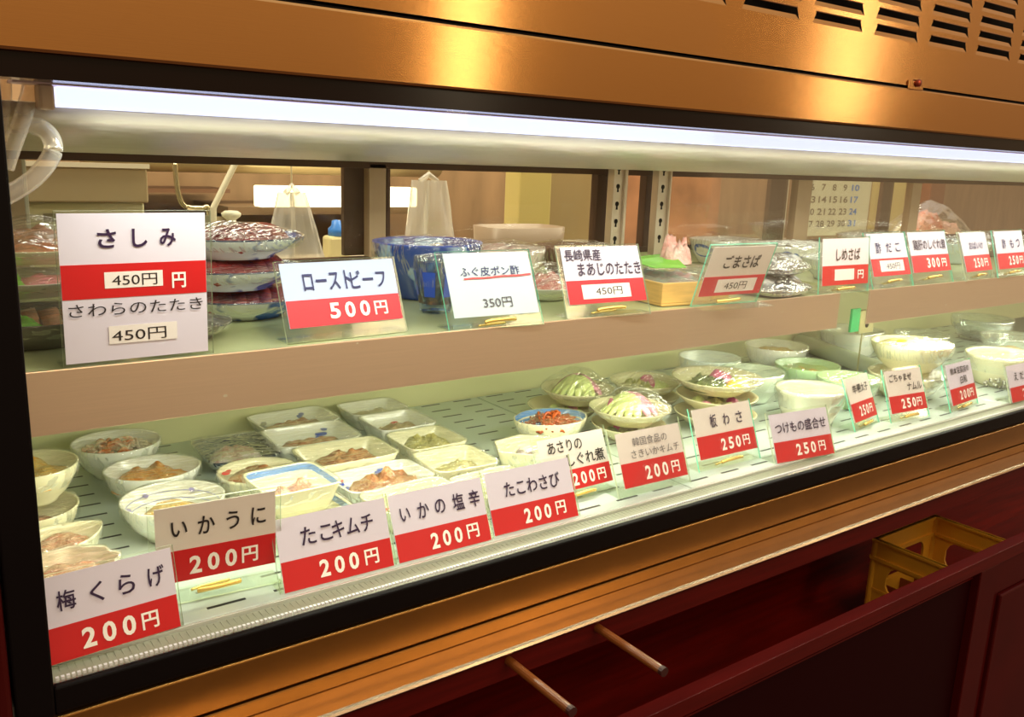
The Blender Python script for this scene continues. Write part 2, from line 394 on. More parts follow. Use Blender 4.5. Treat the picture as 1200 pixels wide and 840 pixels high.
cp(MB().box(.056, XE, -.06, .44, -.9, -.66), 'plinth', darkpanel)

# ------------------------------------------------------------------ shelves
ZS = .2395
def shelf(x0, x1, label):
    t = thing('display_shelf', label, 'shelf', (x0, .115, .18), 0, 'upper shelves of the case')
    L = x1-x0
    MB().box(0, L, .0035, .44, .0535, .0585).build('shelf_plate', mat('shelf_plate', (198, 204, 156), .25, .3), t)
    MB().box(0, L, 0, .0032, .0, .0605).build('front_lip', shelf_steel, t, bevel=.0008)
    for bx in (.25*L, .96*L):
        MB().box(bx, bx+.004, .02, .40, .02, .0535).build('bracket', steel, t)
    return t
shelf(.0125, 1.325, 'long steel display shelf on the left, carrying the wrapped sashimi plates')
shelf(1.413, XE, 'steel display shelf on the right, its lip beginning behind the gap')
# perforated trays
def tray_mat():
    m = mat('perforated_steel', (196, 206, 200), .34, .35)
    nt = m.node_tree; p = nt.nodes['Principled BSDF']; L = nt.links.new
    tc = nt.nodes.new('ShaderNodeTexCoord'); sp = nt.nodes.new('ShaderNodeSeparateXYZ'); L(tc.outputs['Object'], sp.inputs[0])
    def mth(op, a, b=None, c=None):
        n = nt.nodes.new('ShaderNodeMath'); n.operation = op
        for i, v in enumerate((a, b, c)):
            if v is None: continue
            if isinstance(v, (int, float)): n.inputs[i].default_value = v
            else: L(v, n.inputs[i])
        return n.outputs[0]
    yr = mth('DIVIDE', sp.outputs[1], .037); row = mth('FLOOR', yr); fy = mth('FRACT', yr)
    fx = mth('FRACT', mth('DIVIDE', sp.outputs[0], .068))
    inx = mth('LESS_THAN', mth('ABSOLUTE', mth('SUBTRACT', fx, .5)), .285)
    iny = mth('LESS_THAN', mth('ABSOLUTE', mth('SUBTRACT', fy, .5)), .062)
    k = mth('MULTIPLY', inx, iny)
    mx = nt.nodes.new('ShaderNodeMix'); mx.data_type = 'RGBA'; L(k, mx.inputs['Factor'])
    mx.inputs['A'].default_value = lin((196, 206, 200)); mx.inputs['B'].default_value = lin((12, 14, 22))
    L(mx.outputs['Result'], p.inputs['Base Color'])
    L(mth('MULTIPLY', mth('SUBTRACT', 1, k), .35), p.inputs['Metallic'])
    return m
tm = tray_mat()
for i, (x0, x1, lab) in enumerate(((.014, .90, 'perforated steel tray at the left end under the rows of small dishes'),
                                   (.903, 1.80, 'perforated steel tray in the middle under the pickle plates'),
                                   (1.803, 2.70, 'perforated steel tray towards the right end under the clear cups'))):
    o = MB().box(0, x1-x0, 0, .545, -.006, 0).build('perforated_tray', tm, bevel=.001); o.location = (x0, .0365, 0)
    tag(o, lab, 'tray', 'perforated trays of the case floor')

# ------------------------------------------------------------------ DISHES
def shape_pts(kind, ax, ay, n=56):
    out = []
    for k in range(n):
        a = 2*PI*k/n; c, s = cos(a), sin(a)
        if kind == 'round': x, y = ax*c, ay*s
        elif kind == 'rect':
            e = 2/7; x = ax*math.copysign(abs(c)**e, c); y = ay*math.copysign(abs(s)**e, s)
        elif kind == 'squircle':
            e = 2/3.6; x = ax*math.copysign(abs(c)**e, c); y = ay*math.copysign(abs(s)**e, s)
        elif kind == 'scallop':
            r = 1+.05*cos(9*a); x, y = ax*c*r, ay*s*r
        elif kind == 'fluted':
            r = 1+.014*cos(28*a); x, y = ax*c*r, ay*s*r
        elif kind == 'boat':
            r = 1; x, y = ax*c, ay*s*(1-.10*abs(c)**3)
        elif kind == 'leaf':
            x, y = ax*c*(1+.16*max(0, c)**6), ay*s*(1-.1*max(0, c))
        elif kind == 'hex':
            b = a % (PI/3) - PI/6; r = cos(PI/6)/cos(b); x, y = ax*c*r, ay*s*r
        out.append((x, y))
    return out
PROF = {
 'bowl': [(.001, .03), (.48, .03), (.50, 0), (.55, 0), (.56, .06), (.78, .32), (.93, .68), (1, .985), (.992, 1), (.962, 1), (.95, .97), (.88, .66), (.70, .30), (.40, .12), (.001, .10)],
 'dish': [(.001, .02), (.66, .02), (.67, 0), (.72, 0), (.74, .05), (.84, .35), (.985, .97), (.985, 1), (.945, 1), (.93, .95), (.80, .30), (.70, .16), (.3, .13), (.001, .13)],
 'plate': [(.001, .05), (.50, .05), (.51, 0), (.56, 0), (.58, .12), (.80, .45), (.99, .94), (1, 1), (.97, 1), (.90, .80), (.72, .40), (.5, .28), (.001, .26)],
 'cup': [(.001, .02), (.60, .02), (.61, 0), (.66, 0), (.70, .05), (.86, .45), (.97, .9), (1, 1), (.975, 1), (.94, .85), (.82, .42), (.62, .12), (.001, .10)],
}
def ring(pts, s, z): return [(x*s, y*s, z) for x, y in pts]
def add_film(t, pts, H, dome=0, seed=0, m=None, skirt=.5, amp=.0022, over=1.008, zb=0):
    mb = MB(); rings = []
    for s in (.002, .12, .25, .4, .55, .7, .82, .92, 1.0):
        z = H+.0016+dome*(1-s*s)*(1.25-.25*s)
        rings.append([(x*s*over, y*s*over, z+zb+amp*(noise.noise(Vector((x*s*45+seed, y*s*80, seed*1.7)))*(1 if s < .95 else .4))) for x, y in pts])
    for s, zf in ((1.022, .90), (1.0, .72), (.93, skirt)):
        rings.append([(x*s*(1+.02*noise.noise(Vector((x*120, y*120, zf*9+seed)))), y*s*(1+.02*noise.noise(Vector((y*120, x*120, zf*7+seed)))), H*zf+zb) for x, y in pts])
    mb.loft(rings)
    return mb.build('cling_film', m or film, t, smooth=True)
def mound(t, ax, ay, z0, h, m, seed=0, amp=.35, freq=60, kind='round', dx=0, dy=0, name='food', rot=0):
    pts = shape_pts(kind, 1, 1, 40); mb = MB(); rings = []
    cr, sr = cos(rot), sin(rot)
    for s in (1.0, .93, .82, .68, .52, .36, .2, .08, .003):
        rr = []
        for x, y in pts:
            X, Y = x*s*ax, y*s*ay
            e = 1+.13*noise.noise(Vector((x*2.2+seed, y*2.2, seed)))
            X *= e; Y *= e
            hh = (max(0, 1-s**2.4))**.7
            z = h*hh*(1+amp*1.6*noise.noise(Vector((X*freq+seed*3, Y*freq, seed))))+h*amp*.5*noise.noise(Vector((X*freq*2.7, Y*freq*2.7, seed)))*hh
            rr.append((dx+X*cr-Y*sr, dy+X*sr+Y*cr, z0+max(z, 0)))
        rings.append(rr)
    mb.loft(rings, True, False)
    return mb.build(name, m, t, smooth=True)
def strips(t, n, ax, ay, z0, h, L, w, m, seed=0, name='food', dx=0, dy=0, flat=.5):
    rnd = random.Random(seed); mb = MB()
    for i in range(n):
        r = math.sqrt(rnd.random()); a = rnd.uniform(0, 2*PI); x = ax*r*cos(a); y = ay*r*sin(a)
        d = rnd.gauss(.4, .7); l = L*rnd.uniform(.6, 1.2); z = z0+h*(1-r*r)*rnd.uniform(.35, 1)
        pts = []
        for k in range(6):
            u = (k/5-.5)*l; bend = rnd.uniform(-.12, .12)*l
            pts.append((dx+x*(1-.25*abs(u)/L)+u*cos(d)-bend*sin(d)*(k-2.5)**2/6, dy+y+u*sin(d)+bend*cos(d)*(k-2.5)**2/6, max(z0+.001, z+.004*sin(k*1.3+i)-abs(u)*.12)))
        mb.tube(smooth_path(pts, 2), w*rnd.uniform(.6, 1.1), 6)
    return mb.build(name, m, t, smooth=True)
def spot(mb, x, y, z, r, n=10, sq=1, tilt=0):
    mb.loft([[(x+r*cos(2*PI*k/n)*s, y+r*sq*sin(2*PI*k/n)*s, z+tilt*r*sq*sin(2*PI*k/n)*s+.0004*(1-s)) for k in range(n)] for s in (1, .01)])
def dish(name, label, cat, x, y, z, ax, ay, H, kind='round', prof='bowl', m=None, rz=0, group=None, body='bowl'):
    t = thing(name, label, cat, (x, y, z), R(rz), group)
    pts = shape_pts(kind, ax, ay)
    b = MB(); b.loft([ring(pts, s, zf*H) for s, zf in PROF[prof]])
    b.build(body, m or cream, t, smooth=True)
    return t, pts

brownfood = two_tone('simmered_brown_food', (150, 96, 62), (186, 136, 92), 90, .25, .5)
pinkbrown = two_tone('pink_brown_food', (176, 116, 88), (206, 152, 118), 70, .2, .5)
greenbrown = two_tone('olive_food', (150, 142, 84), (186, 176, 112), 80, .25, .6)
orangef = two_tone('orange_food', (204, 128, 56), (226, 160, 86), 60, .2, .5)
yellowf = two_tone('yellow_food', (218, 160, 64), (232, 190, 110), 60, .2, .5)
crab = two_tone('white_and_orange_strands', (236, 220, 200), (216, 122, 70), 45, .25, .3)
carrot = two_tone('orange_brown_strands', (190, 84, 26), (150, 62, 24), 30, .2, .4)
beef = two_tone('rare_roast_beef', (164, 62, 60), (136, 44, 46), 26, .22, .4)
salmon = two_tone('seared_fish', (204, 150, 112), (186, 120, 84), 30, .3, .4)
salmonred = two_tone('red_fish', (226, 96, 64), (236, 160, 136), 30, .25, .4)
pinkp = mat('pink_pickle', (222, 150, 176), .25, coat=.5, var=.12, scale=50)
magenta = mat('magenta_pickle', (206, 84, 140), .25, coat=.5, var=.2, scale=40)
palegreen = mat('pale_green_pickle', (214, 224, 150), .3, coat=.5, var=.1, scale=40, sss=.2)
darkgreen = two_tone('dark_green_pickle', (62, 82, 36), (104, 118, 56), 60, .3, .5)
leafg = mat('green_leaf', (120, 190, 60), .4, var=.15, scale=40)
mince = two_tone('minced_fish', (190, 110, 96), (214, 158, 138), 110, .25, .7)
silverskin = two_tone('mackerel_skin', (96, 100, 104), (206, 206, 204), 40, .22, .5)
yellowp = mat('yellow_pickle', (232, 204, 50), .3, coat=.4)
tofu = mat('yellow_white_tofu', (226, 212, 142), .35, var=.06, scale=40)
egg = mat('egg_yellow', (240, 176, 40), .3, coat=.4)
purplef = two_tone('purple_brown_octopus', (120, 84, 88), (206, 196, 204), 55, .25, .4)
greyf = two_tone('grey_speckled_food', (150, 146, 120), (96, 92, 70), 90, .4, .5)

# --- bowls at the left end of the tray
G_L = 'small bowls at the left end of the tray'
def bowl_of(label, x, y, z, ax, ay, H, kind, prof, m, food, fz=.45, fh=.018, ff=.7, rz=0, group=None, name='food_bowl', cat='bowl', filmed=True, dome=0, seed=1, amp=.35, freq=60, fm=None, fdx=0, fdy=0):
    t, pts = dish(name, label, cat, x, y, z, ax, ay, H, kind, prof, m, rz, group, 'plate' if prof == 'plate' else ('dish' if prof == 'dish' else 'bowl'))
    if filmed is not False and fm is None: ff = min(.88, ff*1.28); fz += .07; fh *= 1.25; amp *= .7
    if food: mound(t, ax*ff, ay*ff, H*fz, fh, food, seed, amp, freq, 'round' if kind in ('round', 'boat', 'scallop', 'fluted', 'leaf') else 'squircle', fdx, fdy)
    if filmed: add_film(t, pts, H, dome, seed, fm)
    return t, pts
bowl_of('cream bowl of golden food under film, upper of the stack by the left post', .118, .303, .052, .050, .050, .042, 'round', 'bowl', cream, yellowf, .45, .014, .66, 0, G_L, seed=2, amp=.6)
bowl_of('cream bowl of pinkish food, lower of the stack by the left post', .113, .300, 0, .052, .052, .046, 'round', 'bowl', cream, pinkbrown, .30, .010, .5, 0, G_L, seed=3)
bowl_of('cream leaf-shaped cup of pink food with a pointed corner, behind the scalloped bowl', .129, .207, 0, .042, .033, .042, 'leaf', 'cup', cream, pinkbrown, .55, .012, .62, 25, G_L, seed=4, name='food_cup', cat='cup')
t, pts = bowl_of('cream scalloped bowl of pinkish food at the front left corner', .124, .128, 0, .046, .041, .045, 'scallop', 'bowl', mat('peach_ceramic', (238, 222, 196), .25, coat=.4), pinkbrown, .45, .014, .66, 0, G_L, seed=5)
t, pts = dish('food_bowl', 'white bowl of shredded crab under wrinkled film, back left of the tray', 'bowl', .247, .490, 0, .057, .055, .046, 'round', 'bowl', whitec, 0, G_L)
strips(t, 90, .044, .042, .030, .016, .03, .0024, crab, 6); add_film(t, pts, .046, .004, 6, amp=.004)
bowl_of('white oval bowl of orange-brown food, between the crab bowl and the striped bowl', .262, .363, 0, .058, .049, .045, 'boat', 'bowl', whitec, orangef, .40, .016, .66, -8, G_L, seed=7, amp=.5)
t, pts = bowl_of('white bowl with thin blue lines inside and yellow food, behind the second front card', .256, .250, 0, .058, .055, .045, 'round', 'bowl', whitec, yellowf, .36, .014, .48, 0, G_L, seed=8)
bl = MB()
for s, zf in ((.90, .74), (.83, .56)):
    bl.loft([ring(pts, s*1.0, zf*.045+.0012), ring(pts, s*.985, zf*.045+.0006)])
bl.build('blue_line', mat('faded_blue_line', (120, 128, 190), .3), t)
for a in (50, 115, 175, 240, 300):
    fw = MB(); spot(fw, .0485*cos(R(a)), .046*sin(R(a)), .036, .0034, 8, 1, .6)
    fw.build('painted_flower', mat('faded_flower', (150, 140, 190), .3), t)
# dark square plate
t, pts = dish('food_plate', 'dark navy square plate wrapped in shiny film, beside the ribbed ramekin', 'plate', .398, .452, 0, .052, .060, .022, 'rect', 'dish', navyc, -3)
mound(t, .036, .040, .006, .014, two_tone('pink_white_slices', (206, 150, 140), (236, 220, 214), 60, .2, .4), 9, .5); add_film(t, pts, .024, .004, 9, amp=.004, m=film_mat('shiny_cling_film', (.97, .98, 1), .06, .7, 34, 1.0, .08, (1, 5, 1), .01))
# ribbed ramekin
t, pts = bowl_of('cream ribbed ramekin with a red mark and brown food, left of the blue-rimmed dish', .371, .288, 0, .050, .048, .045, 'fluted', 'cup', cream, brownfood, .55, .014, .62, 0, None, seed=10, name='food_ramekin', cat='ramekin')
mk = MB(); spot(mk, -.034, .021, .040, .006, 6, .6, .4); spot(mk, -.029, .025, .041, .004, 6, .5, .4); mk.build('painted_mark', redpaint, t)
# blue-rimmed square dishes
def blue_square(label, x, y, z, s, seed, food):
    t, pts = dish('square_dish', label, 'dish', x, y, z, s, s*.98, .034, 'rect', 'dish', cream, 2, 'blue-rimmed square dishes', 'dish')
    b = MB()
    b.loft([ring(pts, .925, .0327), ring(pts, .885, .0245)]); b.build('blue_border', palepaint, t, smooth=True)
    mk = MB(); spot(mk, -.026, .024, .013, .007, 6, .45); spot(mk, -.020, .019, .013, .005, 5, .6); mk.build('painted_mark', redpaint, t)
    if food: mound(t, .034, .025, .008, .018, food, seed, .6, 70, 'round', .004, -.009)
    add_film(t, pts, .034, 0, seed)
blue_square('blue-rimmed square dish of brown food with a red mark, upper of its stack', .377, .192, .0305, .047, 11, pinkbrown)
blue_square('blue-rimmed square dish below its twin, behind the third front card', .388, .166, 0, .047, 12, None)
# rectangular dishes
G1 = 'rectangular dishes in the left row'; G2 = 'rectangular dishes in the right row'
def rect_dish(label, x, y, ax, ay, H, food, fh, seed, group, rz=0, amp=.5, ff=(.66, .5), deco=None, fdy=-.004, m=None, prof='dish', z=0, filmed=True):
    t, pts = dish('rectangular_dish', label, 'dish', x, y, z, ax, ay, H, 'rect', prof, m or cream, rz, group, 'dish')
    if food: mound(t, ax*ff[0]*1.22, ay*ff[1]*(1.18 if deco else 1.42), H*.34, fh*1.15, food, seed, amp*.8, 85, 'squircle', 0, fdy*2 if deco else fdy)
    if deco:
        for nm, mm, lst in deco:
            k = MB()
            for (u, v, r, sq) in lst: spot(k, u*ax, (v+.05)*ay, H*(.18+.74*max(0, (max(abs(u), abs(v)+.05)-.70)/.24))+.0016, r*1.15, 8, sq, .5 if v > .6 else 0)
            k.build(nm, mm, t)
    if filmed: add_film(t, pts, H, 0, seed, amp=.003)
    return t
flower = lambda u, v: [(u+.05*cos(k*1.257), v+.09*sin(k*1.257), .0042, 1) for k in range(5)]
rect_dish('rectangular dish with grey and blue painted flowers, rearmost of the left row', .517, .528, .065, .046, .030, pinkbrown, .012, 21, G1, 2, deco=[('painted_flower', bluepaint, flower(.45, .72)), ('painted_flower', mat('grey_paint', (150, 150, 150), .4), flower(-.55, .66))], m=whitec)
rect_dish('rectangular dish with a small blue fish painted at its back edge', .503, .428, .065, .050, .034, pinkbrown, .012, 22, G1, -2, deco=[('painted_fish', bluepaint, [(.48, .74, .009, .45), (.57, .80, .005, .7), (.42, .70, .005, .5)])], m=whitec)
rect_dish('plain cream rectangular dish with a heap of brown food, third of the left row', .507, .320, .066, .047, .038, brownfood, .020, 23, G1, -1)
rect_dish('rectangular dish with navy dots and a red mark around brown food', .515, .229, .065, .042, .030, brownfood, .020, 24, G1, 3, deco=[('painted_dot', bluepaint, flower(.28, .74)+[(-.5, .66, .0036, 1), (-.62, .74, .0036, 1)]), ('painted_mark', redpaint, [(-.72, .66, .007, .4), (-.66, .78, .006, .4), (-.72, .5, .006, .35)])], m=whitec)
rect_dish('cream rectangular dish with a red mark, front of the left row behind the cards', .515, .140, .062, .041, .034, greenbrown, .010, 25, G1, 4, deco=[('painted_mark', redpaint, [(-.50, .70, .007, .4), (-.40, .66, .007, .35)])])
rect_dish('small white rectangular dish of pale food, rearmost of the right row', .655, .526, .052, .040, .030, two_tone('pale_food', (206, 196, 160), (180, 164, 130), 70), .010, 31, G2, 0, m=whitec)
rect_dish('small white rectangular dish with a red mark and pale brown food', .646, .425, .050, .047, .035, two_tone('pale_brown_food', (196, 172, 136), (168, 140, 104), 80), .014, 32, G2, 0, deco=[('painted_mark', redpaint, [(.30, .74, .006, .4), (.38, .66, .005, .4)])], m=whitec)
rect_dish('small rectangular dish heaped with olive-green food, third of the right row', .640, .325, .049, .047, .035, greenbrown, .020, 33, G2, 0)
rect_dish('small rectangular dish with olive food and a green painted mark', .628, .226, .049, .046, .035, two_tone('khaki_food', (176, 166, 112), (150, 138, 84), 80), .014, 34, G2, -3, deco=[('painted_mark', greenpaint, [(.40, .70, .006, .35), (.52, .66, .006, .35), (.62, .7, .005, .4)])])
rect_dish('cream rectangular dish half hidden behind the front cards, foremost of the right row', .632, .130, .053, .044, .032, greenbrown, .008, 35, G2, 2)
t, pts = dish('hexagonal_dish', 'cream hexagonal dish holding a small heap of purple octopus', 'dish', .748, .222, 0, .056, .046, .036, 'hex', 'dish', cream, 8, None, 'dish')
mound(t, .026, .022, .008, .016, purplef, 36, .6, 90); add_film(t, pts, .036, 0, 36)

# --- middle: pickles and noodles
t, pts = dish('food_bowl', 'boat-shaped bowl, blue inside, heaped with orange-brown strands', 'bowl', .853, .297, 0, .064, .047, .043, 'boat', 'bowl', cream, -6)
ins = MB(); ins.loft([ring(pts, s, zf*.043+.0007) for s, zf in ((.955, .985), (.90, .73), (.78, .47), (.55, .22), (.1, .13))]); ins.build('blue_glaze', skyc, t, smooth=True)
strips(t, 95, .048, .030, .031, .020, .036, .0022, carrot, 41, dx=-.004, dy=-.004); add_film(t, pts, .043, .003, 41)
def pickle_plate(label, x, y, z, r, seed, style, rz=0, dome=.030, m=beigec):
    t, pts = dish('pickle_plate', label, 'plate', x, y, z, r, r*.96, .026, 'round', 'plate', m, rz, 'plates of pickles in the middle of the tray', 'plate')
    rnd = random.Random(seed)
    if style == 'flat':
        for i in range(5):
            a = 2*PI*i/5+seed
            mound(t, r*.22, r*.16, .008, .010, (pinkp, palegreen, magenta, darkgreen, palegreen)[i], seed+i, .3, 60, 'round', r*.42*cos(a), r*.42*sin(a), ('pink_pickle', 'green_pickle', 'magenta_pickle', 'greens', 'green_pickle')[i])
        mound(t, r*.3, r*.3, .0075, .010, greenbrown, seed, .5, 90, 'round', 0, 0, 'greens')
    elif style == 'fan':
        for nm, mm, a0, a1 in (('green_slices', palegreen, 125, 275), ('pink_slices', pinkp, -80, 120)):
            mb = MB(); n = 7
            for i in range(n):
                a = R(a0+(a1-a0)*(i+.5)/n)
                rings = []
                for k in range(7):
                    u = k/6; rad = r*(.08+.62*u); zz = .010+.033*(1-u**1.8); wd = r*.17*math.sin(PI*min(1, .25+.7*u)); th = .0045
                    cx, cy = rad*cos(a), rad*sin(a); px, py = -sin(a), cos(a)
                    rings.append([(cx+px*wd*s, cy+py*wd*s, zz+h*th) for s, h in ((-1, 0), (-.6, 1), (.1, 1.5), (.8, 1), (1, 0), (.0, -.8))])
                mb.loft(rings, True, True)
            mb.build(nm, mm, t, smooth=True)
        if seed % 2: mound(t, r*.13, r*.13, .022, .016, magenta, seed, .3, 60, 'round', -r*.42, r*.10, 'pickled_plum')
    else:
        mound(t, r*.46, r*.5, .007, .016, darkgreen if style == 'dark' else greenbrown, seed, .8, 120, 'round', -r*.28, r*.06, 'greens')
        strips(t, 36, r*.36, r*.36, .010, .016, .03, .0016, darkgreen if style == 'dark' else two_tone('tan_shreds', (190, 176, 120), (160, 150, 96), 60), seed, 'shredded_greens', -r*.25, r*.1)
        mound(t, r*.34, r*.26, .010, .020, magenta, seed+1, .3, 50, 'round', r*.30, r*.12, 'pink_pickle')
        if style == 'dark': mound(t, r*.26, r*.16, .010, .014, yellowp, seed+2, .2, 60, 'round', r*.12, -r*.34, 'yellow_pickle')
        mound(t, r*.26, r*.24, .008, .012, palegreen, seed+3, .4, 60, 'round', r*.52, -r*.18, 'green_pickle')
    if dome is not None: add_film(t, pts, .026, dome, seed, amp=.003, skirt=.62)
    return t
pickle_plate('cream plate of pickles under film, lower of the rear pair by the empty tray', .958, .392, 0, .066, 50, 'flat', 30, None)
pickle_plate('cream plate with a pink and green pickle dome, upper of the rear pair', .988, .392, .027, .066, 52, 'fan', 10)
pickle_plate('cream plate of pink pickles, underneath the domed front plate', .983, .252, 0, .064, 54, 'flat', 80, None)
pickle_plate('cream plate with a domed pink and green pickle and magenta plum, front of its group', .985, .254, .027, .068, 55, 'fan', -20)
pickle_plate('beige plate of tan shreds and a magenta pickle, behind the tall stack', 1.135, .372, .027, .066, 56, 'tan', 10, .010)
pickle_plate('beige plate lowest in the rear pair behind the tall stack', 1.140, .370, 0, .062, 57, 'flat', 40, None)
pickle_plate('beige plate on top of the tall stack, with dark greens, pink and yellow pickles', 1.190, .250, .0545, .082, 58, 'dark', 8, .010)
pickle_plate('beige plate of pink pickle and greens in the middle of the tall stack', 1.178, .238, .027, .074, 59, 'flat', 50, None)
pickle_plate('beige plate of pink pickles at the bottom of the tall stack', 1.166, .228, 0, .072, 61, 'flat', -30, None)

# --- right: white, green and cream bowls
G_R = 'bowls at the right of the tray'
bowl_of('empty-looking white bowl under tight film, rearmost by the dark slot', 1.372, .428, 0, .064, .062, .062, 'round', 'bowl', mat('blue_white_ceramic', (222, 234, 232), .18, coat=.5), greyf, .3, .01, .4, 0, G_R, seed=71, fm=film_thick)
bowl_of('white bowl under film in front of the rearmost white bowl', 1.360, .308, 0, .062, .060, .060, 'round', 'bowl', mat('green_white_ceramic', (220, 232, 214), .18, coat=.5), greyf, .28, .008, .4, 0, G_R, seed=72, fm=film_thick)
bowl_of('cream bowl of yellow food, rear of the right group beneath the shelf', 1.612, .446, 0, .072, .066, .060, 'round', 'bowl', whitec, yellowf, .55, .012, .6, 0, G_R, seed=73)
bowl_of('green celadon bowl with green food and orange bits', 1.548, .318, 0, .068, .064, .050, 'round', 'bowl', greenc, two_tone('green_orange_food', (168, 196, 120), (222, 170, 90), 40, .3, .5, .55, .62), .55, .012, .68, 0, G_R, seed=74)
bowl_of('large pale grey-cream bowl with clear film, behind the pickle card', 1.338, .160, 0, .064, .060, .062, 'round', 'cup', mat('pale_cream_ceramic', (222, 220, 196), .2, coat=.5), greyf, .3, .008, .5, 0, G_R, seed=75, fm=film_thick)
bowl_of('green celadon bowl behind the slanted narrow card', 1.500, .190, 0, .062, .058, .056, 'round', 'bowl', greenc, tofu, .5, .012, .62, 0, G_R, seed=76)
bowl_of('white squarish bowl under the gap between the two shelves', 1.945, .478, 0, .072, .064, .062, 'squircle', 'cup', whitec, greyf, .3, .01, .5, 0, G_R, seed=77, fm=film_thick)
bowl_of('big cream bowl of egg yellow and tofu, stacked on another', 1.692, .180, .0535, .084, .076, .056, 'round', 'bowl', cream, tofu, .70, .014, .74, 0, G_R, seed=78)
bowl_of('cream bowl underneath the big cream bowl', 1.676, .174, 0, .078, .072, .050, 'round', 'bowl', cream, tofu, .3, .008, .6, 0, G_R, seed=79)
bowl_of('cream bowl of speckled food at the right edge, behind the rightmost card', 1.985, .130, 0, .084, .074, .066, 'round', 'cup', cream, greyf, .35, .010, .7, 0, G_R, seed=80, fm=film_thick)
t = [o for o in COL.objects if o.get('label', '').startswith('big cream bowl')][0]
mound(t, .020, .016, .052, .010, egg, 3, .2, 60, 'round', -.022, .008, 'egg_yolk')
rnd = random.Random(5)
bits = MB()
for i in range(60):
    a = R(rnd.uniform(180, 300)); u = rnd.uniform(.96, 1.03); z = rnd.uniform(.004, .022)
    s = rnd.uniform(.002, .0038)
    cx, cy = .070*cos(a)*u, .062*sin(a)*u
    bits.loft([[(cx+s*r*cos(k*PI/3), cy+s*r*sin(k*PI/3), z+zz*s) for k in range(6)] for r, zz in ((.05, -1), (.8, -.6), (1, 0), (.8, .6), (.05, 1))])
t = [o for o in COL.objects if o.get('label', '').startswith('cream bowl of speckled')][0]
bits.build('crumbs', two_tone('crumbs', (232, 230, 214), (70, 60, 44), 120, .5, 0), t, smooth=True)
G_C = 'clear plastic cups at the right end of the tray'
clearcup = film_mat('clear_cup_plastic', (.93, .97, .95), .05, .7, 12, .2, .08, white=.10)
for x, y, r, h, lab, fd in ((2.130, .400, .070, .050, 'clear plastic cup behind the big cream bowl, holding dark green food', greenbrown),
                            (2.330, .270, .078, .050, 'low clear plastic cup nearest the right edge of the picture', yellowf),
                            (2.480, .420, .085, .060, 'clear plastic cup farthest right beneath the shelf', greyf),
                            (2.225, .130, .060, .048, 'clear plastic cup beside the rightmost card', tofu)):
    t, pts = dish('clear_cup', lab, 'cup', x, y, 0, r, r*.9, h, 'round', 'cup', clearcup, 0, G_C, 'cup')
    mound(t, r*.62, r*.6, h*.14, .012, fd, int(x*50), .5, 60)
    add_film(t, pts, h, 0, int(x*70), film_thick)
# roll lying at an angle
t = thing('film_roll', 'pale translucent roll lying diagonally behind the green bowls', 'roll', (1.806, .415, 0), 0)
MB().tube([(.060, .150, .0215), (-.058, -.150, .0215)], .0205, 24).build('wound_film', mat('wound_film', (206, 212, 196), .25, coat=.3, trans=.2), t, smooth=True)
MB().tube([(.0615, .154, .0215), (-.0595, -.154, .0215)], .0135, 20).build('paper_core', mat('paper_core', (214, 196, 150), .6), t)

# ------------------------------------------------------------------ DISHES ON THE UPPER SHELF
def plate_of(label, x, y, z, ax, ay, H, m, rz=0, kind='round', group=None, name='sashimi_plate'):
    return dish(name, label, 'plate', x, y, z, ax, ay, H, kind, 'plate', m, rz, group, 'plate')
G_S = 'wrapped sashimi plates at the left of the shelf'
def slices(t, n, L, w, th, x0, x1, y, z0, m, lean=.5, name='fish_slices', seed=0):
    mb = MB(); rnd = random.Random(seed)
    for i in range(n):
        x = x0+(x1-x0)*i/max(1, n-1); yy = y+rnd.uniform(-.003, .003)
        rings = []
        for k in range(8):
            u = k/7-.5; wd = w*(1-.5*(2*abs(u))**3); zz = z0+.010*(1-(2*u)**2)
            rings.append([(x-wd*lean*.6, yy+u*L, zz), (x-wd*.3, yy+u*L, zz+wd*.55), (x+wd*.5, yy+u*L, zz+wd*.5+th), (x+wd*.7, yy+u*L, zz+th*.4)])
        mb.loft(rings, True, True)
    return mb.build(name, m, t, smooth=True)
# left stack behind the big sashimi card
t, pts = plate_of('dark plate of seared fish with a green leaf, lowest behind the big sashimi card', .130, .255, ZS, .088, .075, .030, mat('dark_grey_plate', (92, 88, 78), .3, coat=.4), group=G_S)
slices(t, 6, .07, .022, .004, -.05, .05, 0, .010, salmon, seed=1); mound(t, .03, .025, .010, .02, leafg, 4, .4, 70, 'round', -.02, -.025, 'green_leaf'); add_film(t, pts, .030, .012, 91, amp=.004)
t, pts = plate_of('pale plate of pink fish and leaf under film, second behind the big card', .125, .262, ZS+.050, .080, .070, .018, mat('smoky_plate', (196, 188, 170), .3, coat=.4), group=G_S)
mound(t, .03, .02, .006, .015, mat('pink_fish', (206, 130, 130), .3, coat=.4), 5, .4, 60, 'round', .015, -.02, 'pink_fish'); mound(t, .026, .02, .006, .016, leafg, 6, .4, 70, 'round', -.022, -.022, 'green_leaf')
add_film(t, pts, .018, .010, 92, amp=.003)
t, pts = plate_of('heap of tan seared fish under film, topmost behind the big card', .135, .270, ZS+.082, .078, .066, .016, beigec, group=G_S)
mound(t, .060, .050, .006, .026, salmon, 7, .25, 40, 'round', 0, 0, 'seared_fish'); add_film(t, pts, .016, .024, 93, amp=.003)
